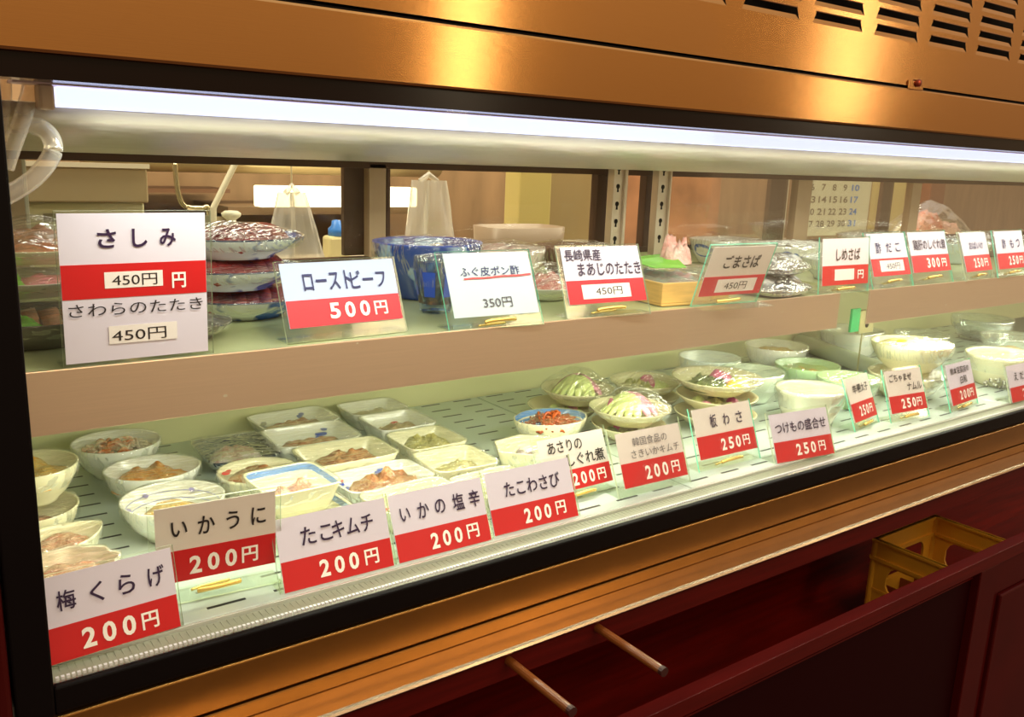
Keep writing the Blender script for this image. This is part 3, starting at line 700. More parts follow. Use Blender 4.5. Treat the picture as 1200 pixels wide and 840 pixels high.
# roast beef stack
G_B = 'stacked plates of roast beef'
for i, (x, y, z, lab) in enumerate(((.372, .325, ZS, 'lowest of three blue and white roast beef plates'),
                                    (.356, .318, ZS+.037, 'middle of three blue and white roast beef plates'),
                                    (.362, .320, ZS+.074, 'topmost of three blue and white roast beef plates, just under the glass doors'))):
    t, pts = plate_of(lab, x, y, z, .088, .080, .026, bluewhite, 20*i, group=G_B, name='roast_beef_plate')
    rm = MB(); rm.loft([ring(pts, 1.003, .0252), ring(pts, 1.004, .0262), ring(pts, .975, .0268)]); rm.build('dark_rim', navyc, t, smooth=True)
    slices(t, 7, .085, .026, .005, -.052, .046, 0, .010, beef, seed=i+3, name='roast_beef'); add_film(t, pts, .026,   .012 if i == 2 else .003, 94+i, amp=.002)
t, pts = plate_of('low dark plate just right of the big sashimi card', .268, .215, ZS, .050, .046, .018, mat('dark_grey_plate', (92, 88, 78), .3))
mound(t, .030, .026, .004, .010, mat('cucumber', (96, 140, 70), .35, var=.2, scale=60), 3, .4, 70, 'round', 0, 0, 'cucumber'); add_film(t, pts, .018, .004, 98)
# big blue bowl and glass cup
t, pts = dish('blue_bowl', 'big deep blue bowl wrapped in film, behind the fish skin card', 'bowl', .660, .362, ZS, .082, .074, .080, 'round', 'bowl', bluec, 0)
bw = MB(); bw.loft([ring(pts, 1.0, .0795), ring(pts, 1.003, .081), ring(pts, .975, .0815), ring(pts, .955, .079)]); bw.build('blue_rim', bluepaint, t, smooth=True)
mound(t, .056, .05, .056, .016, two_tone('white_fish_skin', (226, 222, 210), (176, 160, 140), 70), 8, .5); add_film(t, pts, .080, .006, 99)
t, pts = dish('glass_cup', 'flared glass cup with blue pattern holding brown morsels, beside the fish skin card', 'cup', .604, .246, ZS, .032, .032, .072, 'hex', 'cup', film_mat('blue_tinted_glass', (.70, .80, .92), .06, .7, 1, 0, .05), 10, None, 'cup')
mound(t, .022, .022, .012, .034, two_tone('brown_morsels', (120, 84, 50), (60, 50, 60), 70), 11, .5); add_film(t, pts, .072, .002, 100)
bp = MB()
for k in range(4):
    a = R(215+k*30)
    spot(bp, .0285*cos(a), .0285*sin(a), .045, .006)
bp2 = MB()
for k in range(6):
    a = R(30+60*k); r0, r1 = .0245, .0298
    bp2.add([(r0*cos(a-.3), r0*sin(a-.3), .022), (r0*cos(a+.3), r0*sin(a+.3), .022), (r1*cos(a+.3), r1*sin(a+.3), .055), (r1*cos(a-.3), r1*sin(a-.3), .055)], [(0, 1, 2, 3)])
bp2.build('blue_pattern', bluepaint, t)
t, pts = plate_of('white bowl of pale pink slices behind the fish skin card', .836, .425, ZS, .076, .070, .060, mat('pinkish_white', (222, 206, 196), .25, coat=.4), name='food_plate')
mound(t, .06, .05, .030, .03, two_tone('pale_pink_slices', (214, 180, 170), (232, 214, 200), 40), 12, .4); add_film(t, pts, .060, .010, 101, amp=.004)
t, pts = plate_of('plate of minced pink fish on ice, between the fish skin and horse mackerel cards', .818, .278, ZS, .060, .052, .020, mat('clear_white_plate', (214, 216, 200), .15, coat=.5), name='food_plate')
mound(t, .042, .036, .006, .030, mince, 13, .25, 90, 'round', 0, 0, 'minced_fish'); add_film(t, pts, .020, .028, 102, amp=.003)
t, pts = plate_of('dark lidded dish behind the horse mackerel card', .995, .425, ZS, .074, .068, .060, mat('brown_plate', (120, 84, 70), .3, coat=.4), name='food_plate')
mound(t, .06, .05, .030, .022, silverskin, 14, .4); add_film(t, pts, .060, .006, 103, amp=.004)
# wooden box with clear lid
t = thing('wooden_box', 'small wooden box with a clear lid holding pink and green garnish', 'box', (1.000, .215, ZS), R(-6))
pine = mat('pine_wood', (222, 178, 104), .5, var=.14, scale=18, stretch=(1, 1, 8))
wbx = MB(); wbx.box(-.066, .066, -.078, .078, 0, .004); wbx.box(-.066, .066, -.078, -.072, .004, .034); wbx.box(-.066, .066, .072, .078, .004, .034); wbx.box(-.066, -.060, -.072, .072, .004, .034); wbx.box(.060, .066, -.072, .072, .004, .034)
wbx.build('box', pine, t, bevel=.001)
MB().box(-.0635, .0635, -.0755, .0755, .0345, .050).build('clear_lid', film_thick, t, bevel=.003)
mound(t, .055, .065, .018, .020, two_tone('horse_mackerel', (196, 150, 150), (170, 176, 170), 50), 15, .4, 60, 'squircle', 0, 0, 'chopped_fish')
MB().add([(-.045, -.03, .0505), (.005, -.045, .052), (.03, .02, .066), (.0, .055, .058), (-.04, .03, .054)], [(0, 1, 2, 3, 4)]).build('green_leaf', leafg, t, solid=.001)
mound(t, .026, .024, .051, .034, two_tone('pink_petals', (238, 196, 186), (226, 160, 150), 60, .4, .5), 16, .6, 90, 'scallop', .030, .012, 'pink_garnish')
# blue fish pattern dishes
G_F = 'white dishes painted with blue fish'
def fish_dish(lab, x, y, z, ax, ay, H, rz, seed):
    t, pts = dish('fish_pattern_dish', lab, 'dish', x, y, z, ax, ay, H, 'squircle', 'cup', whitec, rz, G_F, 'dish')
    pm = MB()
    for k in range(7):
        a0 = R(k*51+10*seed); n = 8
        lo, hi = [], []
        for i in range(n+1):
            a = a0+R(38)*i/n; c, s = cos(a), sin(a); e = 2/3.6
            X = ax*math.copysign(abs(c)**e, c); Y = ay*math.copysign(abs(s)**e, s)
            w_ = math.sin(PI*(i/n)**.8)*(.26)+(.10 if i > n-2 else 0)
            f = lambda zf: (.70+(.86-.70)*(zf-.05)/.40 if zf < .45 else .86+.11*(zf-.45)/.45)*1.006
            zl, zh = .55-w_, .55+w_
            lo.append((X*f(zl), Y*f(zl), zl*H)); hi.append((X*f(zh), Y*f(zh), zh*H))
        pm.loft([lo, hi], close=False)
    pm.build('blue_fish', mat('fish_blue', (44, 100, 190), .3), t, smooth=True)
    mound(t, ax*.7, ay*.7, H*.5, H*.35, greyf, seed, .4); add_film(t, pts, H, .003, 110+seed)
fish_dish('white dish with blue fish pattern, rear left of its group', 1.490, .515, ZS, .078, .055, .052, 0, 1)
fish_dish('white dish with blue fish pattern and a long fish, beside the shredded mackerel card', 1.555, .395, ZS, .105, .060, .052, -6, 2)
fish_dish('white dish with blue fish pattern, right of the silver packs', 1.765, .330, ZS, .075, .060, .050, 0, 3)
# silver wrapped packs
foil = film_mat('shiny_pack_film', (.96, .97, 1), .22, .7, 40, 1.0, .08, (1, 3, 1), .04)
for x, y, z, a, b, h, lab in ((1.212, .170, ZS, .068, .052, .020, 'lower silvery film pack of mackerel, right of the sesame mackerel card'),
                              (1.222, .180, ZS+.034, .062, .050, .020, 'upper silvery film pack of mackerel with blue sheen')):
    t = thing('mackerel_pack', lab, 'pack', (x, y, z), R(12), 'film packs of mackerel')
    b_ = MB(); pts = shape_pts('squircle', a, b)
    b_.loft([ring(pts, .001, 0), ring(pts, .8, 0), ring(pts, .97, h*.45), ring(pts, 1.0, h*.5), ring(pts, .96, h*.52), ring(pts, .75, h*.3), ring(pts, .001, h*.25)])
    b_.build('pack_tray', mat('dark_tray', (50, 52, 60), .3), t, smooth=True)
    slices(t, 7, b*1.3, .020, .004, -a*.65, a*.6, 0, h*.28, silverskin, seed=int(x*99), name='mackerel')
    add_film(t, pts, h*.52, .014, int(x*100), foil, amp=.005, skirt=.3)
# right-hand dishes behind the small cards
for x, y, z, ax, ay, H, mm, lab, fd in (
    (1.50, .250, ZS, .070, .060, .040, mat('pale_glass_plate', (206, 216, 206), .2, coat=.5), 'pale dish of white food behind the marinated mackerel card', greyf),
    (1.98, .470, ZS, .120, .070, .055, whitec, 'white dish with dark specks under film, rear of the right shelf', greyf),
    (2.10, .330, ZS, .110, .070, .050, mat('pale_blue_plate', (196, 214, 220), .2, coat=.5), 'pale blue dish under film behind the octopus card', greyf),
    (2.42, .400, ZS, .120, .075, .050, mat('purple_grey_plate', (150, 130, 130), .3, coat=.4), 'purple-grey wrapped dish behind the liver card', purplef),
    (2.30, .220, ZS, .080, .060, .036, greenc, 'green dish behind the whale card at the far right', greenbrown),
    (2.62, .250, ZS, .080, .065, .036, whitec, 'white dish behind the rightmost shelf card', tofu)):
    t, pts = plate_of(lab, x, y, z, ax, ay, H, mm, name='shelf_dish', group='wrapped dishes on the right shelf')
    mound(t, ax*.7, ay*.7, H*.45, H*.5, fd, int(x*40), .4); add_film(t, pts, H, .008, int(x*41), amp=.004)
t = thing('clip_bracket', 'green clip and steel bracket in the gap between the two shelves', 'clip', (1.690, .300, .110), 0)
MB().box(-.030, .000, 0, .006, 0, .050).build('green_plate', mat('green_plastic', (20, 170, 100), .35), t, bevel=.001)
bk_ = MB().box(.002, .055, 0, .012, -.006, .044)
o = bk_.build('steel_bracket', mat('bracket_steel', (190, 182, 140), .35, .6), t, bevel=.002)
MB().tube([(.028, -.0008, .012), (.028, .0, .012)], .006, 12).build('bracket_hole', black, o)
MB().tube([(.03, .010, -.11), (.03, .010, .002)], .0018, 8).build('bracket_leg', mat('bracket_steel', (190, 182, 140), .35, .6), t)

# ------------------------------------------------------------------ PRICE CARDS
def price_card(label, x, y, z, zs, w, h, yaw, tilt, band, texts, stickers=(), card=None, redm=None, edge=None, glint=True, extra=None, pad=(.004, .004, .004), group=None, glintx=0):
    """x, y, z: middle of the card's lower edge; zs: the surface it stands on; band: (v0, v1) of the red field"""
    ta = R(tilt); ya = R(yaw)
    s = max(.001, (z-zs)/cos(ta))
    off = Vector((0, s*sin(ta), s*cos(ta))); off = Matrix.Rotation(ya, 3, 'Z') @ off
    base = Vector((x, y, z)) - off; base.z = zs
    t = thing('price_card', label, 'price card', base, ya, group)
    ct, st = cos(ta), sin(ta)
    def P(u, v, n): return (u, (v+s)*st - n*ct, (v+s)*ct + n*st)     # n towards the customer
    def slab(u0, u1, v0, v1, n0, n1, name, mats, edges=False, par=None):
        mb = MB(); c = [P(u, v, n) for n in (n0, n1) for v in (v0, v1) for u in (u0, u1)]
        f = [(0, 2, 3, 1), (4, 5, 7, 6), (0, 1, 5, 4), (1, 3, 7, 5), (3, 2, 6, 7), (2, 0, 4, 6)]
        mb.add(c, f[:2], 0); mb.add(c, f[2:], 1 if edges else 0)
        return mb.build(name, mats, par or t)
    pl, pr, pt = pad
    ac = slab(-w/2-pl, w/2+pr, -s+.0006, h+pt, -.0042, -.0018, 'acrylic_stand', [acrylic, edge or edge_c], True)
    # foot of the stand lies on the surface, behind when the card leans back
    sg = 1 if tilt > -10 else -1
    ft = MB().box(-w/2-pl, w/2+pr, *sorted((.0045*sg, .034*sg)), .0003, .0024)
    ft.build('stand_foot', acrylic, t)
    slab(-w/2, w/2, 0, h, -.0014, -.0006, 'card', card or white_card)
    if band: slab(-w/2+.0003, w/2-.0003, band[0]*h, band[1]*h, -.0005, -.0002, 'red_band', redm or red)
    for (u0, u1, v0, v1) in stickers:
        slab(u0*w, u1*w, v0*h, v1*h, .0000, .0002, 'price_sticker', mat('sticker_paper', (238, 230, 228), .6))
    spaced = []
    for tx in texts:
        if tx[0] in ('200', '250', '300', '500'):
            for i_, ch in enumerate(tx[0]): spaced.append((ch, tx[1]+(i_-1)*tx[3]*.37, tx[2], tx[3]*.25, tx[4]) + tuple(tx[5:]))
        else: spaced.append(tx)
    for tx in spaced:
        sx, u, v, tw, th, mm = tx[:6]; bold = tx[6] if len(tx) > 6 else .012
        shear = tx[7] if len(tx) > 7 else 0
        vs, fs = text_mesh(sx, bold)
        mb = MB().add([P((u+a*tw+b*shear)*w, (v+b*th)*h, .0005) for a, b in vs], fs)
        mb.build('price_lettering' if ('円' in sx or sx.isdigit()) else 'name_lettering', mm, t)
    if extra: extra(t, P, w, h)
    if glint:  # gold tubes standing in for warm light caught by the bent acrylic
        L_ = w*.36; zc = -s*.45 if s > .006 else -.001
        pts = [P(glintx*w-L_*.5, zc-.0012, .0012), P(glintx*w-L_*.35, zc, .0030), P(glintx*w, zc+.0006, .0038), P(glintx*w+L_*.35, zc+.0009, .0030), P(glintx*w+L_*.5, zc+.0004, .0012)]
        MB().tube(smooth_path(pts, 4), .0027, 8).build('acrylic_glint', glint_gold, t, smooth=True)
        pts = [P(glintx*w-L_*.62, zc-.003, -.006), P(glintx*w-L_*.3, zc-.002, -.0075), P(glintx*w+L_*.3, zc-.001, -.0075)]
        MB().tube(smooth_path(pts, 4), .0014, 8).build('acrylic_glint', glint_gold, t, smooth=True)
    return t
B = (0, .40)
GT = 'red and white price cards along the tray front'; GS = 'price cards along the shelf front'
price_card('200 yen card reading 梅くらげ, front left corner of the tray', .1445, .029, .0012, 0, .115, .075, 4, 15, (0, .41),
    [('梅', -.31, .70, .135, .235, ink), ('く', -.09, .70, .10, .24, ink), ('ら', .13, .70, .125, .24, ink), ('げ', .36, .70, .13, .255, ink),
     ('200', -.04, .20, .40, .24, wink, .03), ('円', .27, .19, .13, .21, wink, .02)], group=GT, glint=False, pad=(.003, .003, .002))
price_card('200 yen card reading いかうに on a stand, second from the left on the tray', .250, .070, .026, 0, .1155, .080, -5, -3, (0, .42),
    [('い', -.31, .71, .13, .20, bkink), ('か', -.09, .71, .14, .24, bkink), ('う', .13, .71, .11, .24, bkink), ('に', .35, .71, .125, .24, bkink),
     ('200', -.04, .20, .40, .24, wink, .03), ('円', .27, .20, .14, .22, wink, .02)], card=pale_card, group=GT, pad=(.006, .006, .004))
price_card('200 yen card reading たこキムチ, third from the left on the tray', .370, .041, .001, 0, .125, .075, -1, 20.6, (0, .41),
    [('たこ', -.16, .70, .28, .25, ink), ('キムチ', .17, .70, .38, .25, ink), ('200', .00, .21, .36, .24, wink, .03), ('円', .30, .21, .13, .22, wink, .02)], group=GT, glint=False)
price_card('200 yen card reading いかの塩辛, fourth from the left on the tray', .501, .040, .001, 0, .123, .075, -1, 23.8, (0, .41),
    [('い', -.36, .68, .10, .20, ink), ('か', -.17, .69, .12, .24, ink), ('の', .01, .69, .11, .22, ink), ('塩', .21, .70, .125, .26, ink), ('辛', .39, .70, .12, .26, ink),
     ('200', .02, .20, .34, .24, wink, .03), ('円', .31, .21, .13, .22, wink, .02)], group=GT, glint=False)
price_card('200 yen card reading たこわさび, fifth from the left on the tray', .635, .043, .001, 0, .128, .075, -1.6, 22.9, (0, .41),
    [('たこわさび', .02, .68, .66, .25, ink), ('200', .02, .20, .32, .24, wink, .03), ('円', .30, .21, .12, .22, wink, .02)], group=GT, glint=False)
price_card('200 yen card reading あさりのしぐれ煮, half hidden behind the octopus wasabi card', .743, .088, .014, 0, .115, .073, .5, 24, (0, .37),
    [('あさりの', -.12, .82, .52, .22, bkink), ('しぐれ煮', .16, .54, .58, .24, bkink), ('200', .06, .18, .34, .23, wink, .03), ('円', .34, .18, .13, .21, wink, .02)], card=pale_card, group=GT, pad=(.008, .006, .005))
price_card('200 yen card reading 韓国食品のさきいかキムチ in wide clear stand', .854, .056, .012, 0, .119, .075, -1.8, 22, (0, .44),
    [('韓国食品の', .0, .80, .54, .16, mat('thin_grey_ink', (110, 104, 108), .5), .0), ('さきいかキムチ', .06, .58, .76, .15, mat('thin_grey_ink', (110, 104, 108), .5), .0), ('200', .02, .21, .36, .25, wink, .03), ('円', .32, .21, .13, .22, wink, .02)], card=pale_card, group=GT, glint=False, pad=(.012, .004, .009))
price_card('250 yen card reading 板わさ, in front of the tall pickle stack', 1.027, .075, .017, 0, .126, .075, -1.6, 21.2, (0, .45),
    [('板', -.18, .72, .115, .27, ink), ('わ', .04, .71, .11, .24, ink), ('さ', .27, .71, .11, .24, ink), ('250', .05, .22, .34, .24, wink, .03), ('円', .32, .22, .12, .21, wink, .02)], card=pale_card, group=GT, edge=edge_g, pad=(.005, .004, .003))
price_card('250 yen card reading つけもの盛合せ, in front of the large grey-cream bowl', 1.157, .030, .001, 0, .126, .075, -6.8, 22.2, (0, .42),
    [('つけもの盛合せ', .0, .70, .88, .24, ink), ('250', .02, .21, .34, .24, wink, .03), ('円', .30, .21, .12, .21, wink, .02)], group=GT, glint=False)
price_card('narrow slanted 250 yen card reading 辛子明太子, in front of a green bowl', 1.404, .085, .015, 0, .089, .078, 8.3, 22, (0, .42),
    [('辛子', -.12, .72, .36, .20, bkink), ('明太子', .14, .72, .46, .20, bkink), ('250', -.02, .21, .38, .23, wink, .03), ('円', .28, .21, .14, .20, wink, .02)], card=pale_card, edge=edge_g, group=GT)
price_card('250 yen card reading ごちゃまぜナムル, left of the big cream bowl stack', 1.521, .071, .016, 0, .103, .078, -5.6, 21, (0, .40),
    [('ごちゃまぜ', -.10, .82, .62, .19, bkink), ('ナムル', .24, .58, .40, .19, bkink), ('250', .0, .20, .40, .23, wink, .03), ('円', .30, .20, .14, .20, wink, .02)], card=pale_card, edge=edge_g, group=GT)
price_card('200 yen card reading 熊本豆腐店の白和, with a bright green stand edge', 1.701, .060, .012, 0, .109, .078, 4.2, 19.2, (0, .40),
    [('熊本豆腐店の', .0, .82, .74, .18, bkink), ('白和', .08, .57, .26, .20, bkink), ('200', .02, .20, .38, .23, wink, .03), ('円', .30, .20, .14, .20, wink, .02)], edge=edge_g, group=GT, pad=(.010, .003, .003))
price_card('200 yen card reading えだ豆 at the right edge of the tray front', 1.904, .027, .001, 0, .154, .074, -.5, 19.3, (0, .40),
    [('え', -.30, .68, .10, .22, bkink), ('だ', -.14, .68, .10, .22, bkink), ('豆', .06, .68, .11, .24, bkink), ('200', -.05, .20, .30, .23, wink, .03), ('円', .20, .20, .11, .20, wink, .02)], group=GT, glint=False)
# shelf cards
def ex_sashimi(t, P, w, h):
    # the red band crosses the middle of this double-height card
    pass
price_card('tall double card reading さしみ 450円 and さわらのたたき, left end of the shelf', .199, .117, .2440, ZS, .129, .137, 1.2, -2.6, (.435, .665),
    [('さ', -.19, .835, .125, .125, ink, .02), ('し', .03, .835, .105, .125, ink, .02), ('み', .225, .835, .115, .125, ink, .02),
     ('円', .295, .535, .10, .11, wink, .02), ('450円', -.015, .553, .31, .08, bkink, .0),
     ('さわらのたたき', .0, .360, .93, .085, bkink, .0), ('450円', .0, .170, .38, .085, bkink, .0)],
    stickers=((-.22, .18, .50, .61), (-.21, .27, .115, .24)), group=GS, glint=False, pad=(.002, .006, .002))
price_card('500 yen card reading ローストビーフ, in front of the roast beef plates', .428, .141, .2550, ZS, .142, .072, 3, 20.9, (0, .42),
    [('ロースト', -.12, .70, .42, .30, greyink), ('ビーフ', .24, .69, .32, .29, greyink), ('500', .03, .22, .36, .25, wink, .03), ('円', .31, .21, .12, .22, wink, .02)],
    card=blue_card, redm=mat('pinkish_red', (206, 44, 62), .45), group=GS, glint=False, pad=(.005, .004, .003))
def ex_fugu(t, P, w, h):
    mb = MB(); 
    n = 14
    lo = [P((-.32+.80*k/n)*w, (.575+.03*k/n+.004*sin(k))*h, .0006) for k in range(n+1)]; hi = [P((-.32+.80*k/n)*w, (.600+.035*k/n+.004*sin(k))*h, .0006) for k in range(n+1)]
    mb.loft([lo, hi], close=False); mb.build('red_underline', mat('red_pen', (230, 70, 76), .5), t)
price_card('350 yen white card reading ふぐ皮ポン酢 with a hand-drawn red line', .618, .119, .2540, ZS, .123, .081, -3.2, 24.7, None,
    [('ふぐ皮ポン酢', .0, .70, .70, .15, greyink, .005), ('350円', .02, .20, .34, .16, mat('thin_dark_ink', (72, 68, 80), .5), .0)],
    card=grey_card, edge=edge_g, extra=ex_fugu, group=GS, pad=(.009, .004, .003))
price_card('450 yen card reading 長崎県産まあじのたたき, left of the wooden box', .801, .119, .2580, ZS, .132, .078, -3.8, 21.6, (0, .41),
    [('長崎県産', -.24, .85, .46, .21, ink), ('まあじのたたき', .08, .60, .82, .23, ink), ('450円', .02, .205, .34, .14, bkink, .0)],
    stickers=((-.32, .30, .08, .33),), redm=mat('crimson_ink', (206, 24, 44), .45), group=GS, pad=(.006, .004, .003), edge=edge_c)
price_card('forward leaning 450 yen card reading ごまさば, in front of the wooden box', 1.031, .108, .2560, ZS, .129, .078, -3, -18, (0, .40),
    [('ごまさば', .02, .70, .58, .27, bkink, .02), ('450円', .04, .20, .36, .16, bkink, .0)],
    stickers=((-.27, .37, .07, .34),), card=pale_card, redm=mat('crimson_ink', (206, 24, 44), .45), edge=edge_g, group=GS, pad=(.006, .004, .003), glint=True)
price_card('card reading しめさば, its price covered by a crumpled sticker, ending the left shelf', 1.339, .117, .2540, ZS, .124, .078, -2.7, 6, (0, .42),
    [('しめさば', .04, .66, .52, .26, bkink), ('円', .32, .21, .13, .19, wink, .02)],
    stickers=((-.24, .18, .10, .34),), card=mat('pinkish_card', (236, 216, 222), .6), edge=edge_g, group=GS, pad=(.006, .004, .003))
price_card('450 yen card reading 酢だこ, first on the right shelf', 1.499, .127, .2610, ZS, .119, .078, -.5, 19.4, (0, .41),
    [('酢', -.26, .66, .13, .26, greyink), ('だ', .02, .66, .15, .22, greyink), ('こ', .26, .66, .13, .20, greyink), ('450円', .05, .22, .36, .15, greyink, .0)],
    stickers=((-.29, .34, .10, .36),), redm=mat('crimson_ink', (206, 24, 44), .45), edge=edge_g, group=GS, pad=(.006, .004, .003))
price_card('300 yen card reading 鶏肝のしぐれ煮, second on the right shelf', 1.638, .128, .2620, ZS, .133, .077, 0, 18.8, (0, .42),
    [('鶏肝のしぐれ煮', .02, .68, .86, .26, ink), ('300', .04, .22, .34, .25, wink, .03), ('円', .33, .21, .13, .21, wink, .02)],
    redm=mat('crimson_ink', (206, 24, 44), .45), edge=edge_g, group=GS, pad=(.005, .004, .003))
price_card('250 yen card reading おばいけ, third on the right shelf', 1.802, .120, .2570, ZS, .114, .079, 3, 19.6, (0, .41),
    [('おばいけ', .03, .66, .54, .20, greyink), ('250', .0, .21, .36, .24, wink, .03), ('円', .30, .21, .14, .20, wink, .02)],
    redm=mat('crimson_ink', (206, 24, 44), .45), edge=edge_c, group=GS, pad=(.006, .004, .003))
price_card('250 yen card reading 酢もつ, rightmost on the shelf', 1.938, .118, .2570, ZS, .125, .079, 1, 17, (0, .41),
    [('酢', -.22, .66, .12, .26, greyink), ('も', .06, .66, .13, .24, greyink), ('つ', .28, .66, .13, .22, greyink), ('250', .04, .21, .34, .24, wink, .03), ('円', .32, .21, .13, .20, wink, .02)],
    redm=mat('crimson_ink', (206, 24, 44), .45), edge=edge_g, group=GS, pad=(.006, .004, .003))

# ------------------------------------------------------------------ drain hose at the top left
t = thing('drain_hose', 'looped clear plastic hose hanging in the top left corner of the case', 'hose', (.1, .07, .40))
def off(l): return [(x-.1, y-.07, z-.40) for x, y, z in l]
MB().tube(smooth_path(off([(.117, .062, .486), (.112, .060, .470), (.105, .062, .450), (.098, .064, .432), (.094, .066, .420)]), 6), .0065, 14).build('hose', hose_m, t, smooth=True)
MB().tube(smooth_path(off([(.080, .060, .392), (.098, .060, .402), (.113, .060, .413), (.124, .060, .426), (.129, .062, .438), (.125, .066, .450), (.112, .070, .455), (.096, .072, .454)]), 6), .0072, 14).build('hose', hose_m, t, smooth=True)
MB().tube(smooth_path(off([(.099, .064, .488), (.098, .064, .472), (.094, .064, .455), (.092, .064, .440)]), 6), .0045, 12).build('hose', hose_m, t, smooth=True)

# ------------------------------------------------------------------ KITCHEN BEHIND
ct = MB().box(.46, 5.2, .70, 1.25, .16, .20); ct.box(.46, 5.2, .72, 1.23, -.9, .16, 1)
tag(ct.build('kitchen_counter', [steel, mat('counter_front', (120, 92, 66), .5)]), 'steel topped kitchen counter seen through the rear doors', 'counter')
fg = thing('refrigerator', 'pale green kitchen refrigerator behind the left end of the case', 'refrigerator', (.05, .95, -.9))
MB().box(-.4, .362, 0, .5, 0, 1.240).build('body', mat('pale_green_paint', (206, 206, 164), .4), fg, bevel=.004)
MB().box(.155, .165, -.003, 0, .2, 1.24).build('door_seam', mat('seam_grey', (170, 166, 130), .5), fg)
MB().box(.196, .235, -.004, -.001, 1.208, 1.2215).build('name_plate', mat('plate_grey', (120, 116, 88), .4), fg)
lb = MB().box(.194, .245, -.0035, -.001, 1.166, 1.202).build('label_sticker', mat('sticker_white', (226, 226, 200), .5), fg)
for s, u, v, w_, h_, mm in (('TEL', .203, 1.180, .014, .006, bkink), ('FAX', .203, 1.172, .014, .006, bkink)):
    vs, fs = text_mesh(s, .01); MB().add([(u+a*w_, -.0042, v+b*h_) for a, b in vs], fs).build('label_lettering', mm, lb)
el = MB(); el.loft([[(.204+.0075*r*cos(k*PI/8), -.0042, 1.191+.0038*r*sin(k*PI/8)) for k in range(16)] for r in (1, .6)]); el.build('label_emblem', bluepaint, lb)
bx = thing('steel_hood', 'brushed steel box standing on top of the pale refrigerator', 'hood', (.05, .95, .341))
hb = MB().box(-.4, .365, -.02, .42, .0, .060); hb.build('hood_body', mat('hood_grey_steel', (176, 160, 126), .4, .5), bx, bevel=.003)
MB().box(-.4, .368, -.026, -.018, .060, .068).build('front_flange', mat('bright_flange', (236, 230, 210), .3, .3), bx)
t = thing('tap', 'thin bent chrome tap over the sink', 'tap', (.50, .90, .20))
MB().tube(smooth_path([(-.045, 0, .212), (-.044, 0, .190), (-.041, 0, .160), (-.034, 0, .140), (-.02, 0, .134), (.0, 0, .133), (.012, 0, .124), (.012, 0, .0)], 5), .0045, 10).build('spout', mat('chrome', (206, 196, 160), .2, .9), t, smooth=True)
MB().tube([(.012, 0, 0), (.012, 0, .12)], .010, 12).build('stem', mat('stem_grey', (150, 150, 116), .4, .4), t)
t = thing('white_pole', 'slanted white pole leaning over the tap', 'pole', (.51, .88, .20))
MB().tube([(.0, 0, 0), (.004, 0, .135), (.052, .0, .225)], .0058, 12).build('pole', mat('pole_white', (226, 222, 196), .4), t)
t = thing('pump_bottle', 'white pump bottle on the kitchen counter', 'bottle', (.553, .90, .20))
MB().loft([[(r*cos(k*PI/10), r*sin(k*PI/10), z) for k in range(20)] for r, z in ((.001, 0), (.025, 0), (.026, .05), (.022, .065), (.009, .07), (.009, .075))]).build('body', mat('bottle_white', (226, 228, 206), .35), t, smooth=True)
MB().loft([[(r*cos(k*PI/10), r*sin(k*PI/10), z) for k in range(20)] for r, z in ((.009, .075), (.0085, .112), (.017, .118), (.018, .124), (.012, .128), (.001, .129))]).build('pump_head', mat('bottle_white', (226, 228, 206), .35), t, smooth=True)
t = thing('sauce_bottle', 'cream bottle with a blue cap on the kitchen counter', 'bottle', (.765, .90, .20))
MB().box(-.024, .024, -.018, .018, 0, .078).build('body', mat('bottle_cream', (216, 206, 156), .4), t, bevel=.006)
MB().loft([[(r*cos(k*PI/10), r*sin(k*PI/10), z) for k in range(20)] for r, z in ((.001, .078), (.0165, .078), (.0165, .092), (.010, .098), (.009, .108), (.001, .110))]).build('cap', mat('cap_blue', (60, 130, 220), .3), t, smooth=True)
# fluorescent lamp on the far wall
t = thing('wall_lamp', 'bright fluorescent lamp glowing behind the kitchen counter', 'lamp', (.94, 1.40, .302))
MB().box(-.145, .30, 0, .05, 0, .052).build('lamp_cover', mat('lamp_glow', (255, 244, 206), .4, emit=3.0), t, bevel=.004)
MB().box(-.22, .31, .02, .30, -.02, .0).build('lamp_bracket', mat('bracket_brown', (120, 96, 70), .5), t)
o = MB().tube([(0, 0, 0), (.95, 0, 0)], .045, 20).build('kitchen_duct', mat('duct_beige', (206, 186, 140), .3, .4), None, smooth=True); o.location = (.42, 1.52, .425)
tag(o, 'pale round duct running along the far kitchen wall above the lamp', 'duct')
t = thing('wall_rack', 'brown wall rack with pale edges on the far kitchen wall, left of the lamp', 'rack', (.40, 1.50, .26))
MB().box(0, .36, 0, .18, 0, .012).build('rack_board', mat('rack_brown', (110, 76, 52), .5), t); MB().box(0, .36, -.004, 0, -.003, .013).build('rack_edge', mat('rack_edge', (200, 186, 150), .4), t)
MB().box(0, .36, .02, .18, .07, .08).build('rack_board', mat('rack_brown', (110, 76, 52), .5), t); MB().box(.0, .012, .02, .18, .012, .07).build('rack_end', mat('rack_brown', (110, 76, 52), .5), t)
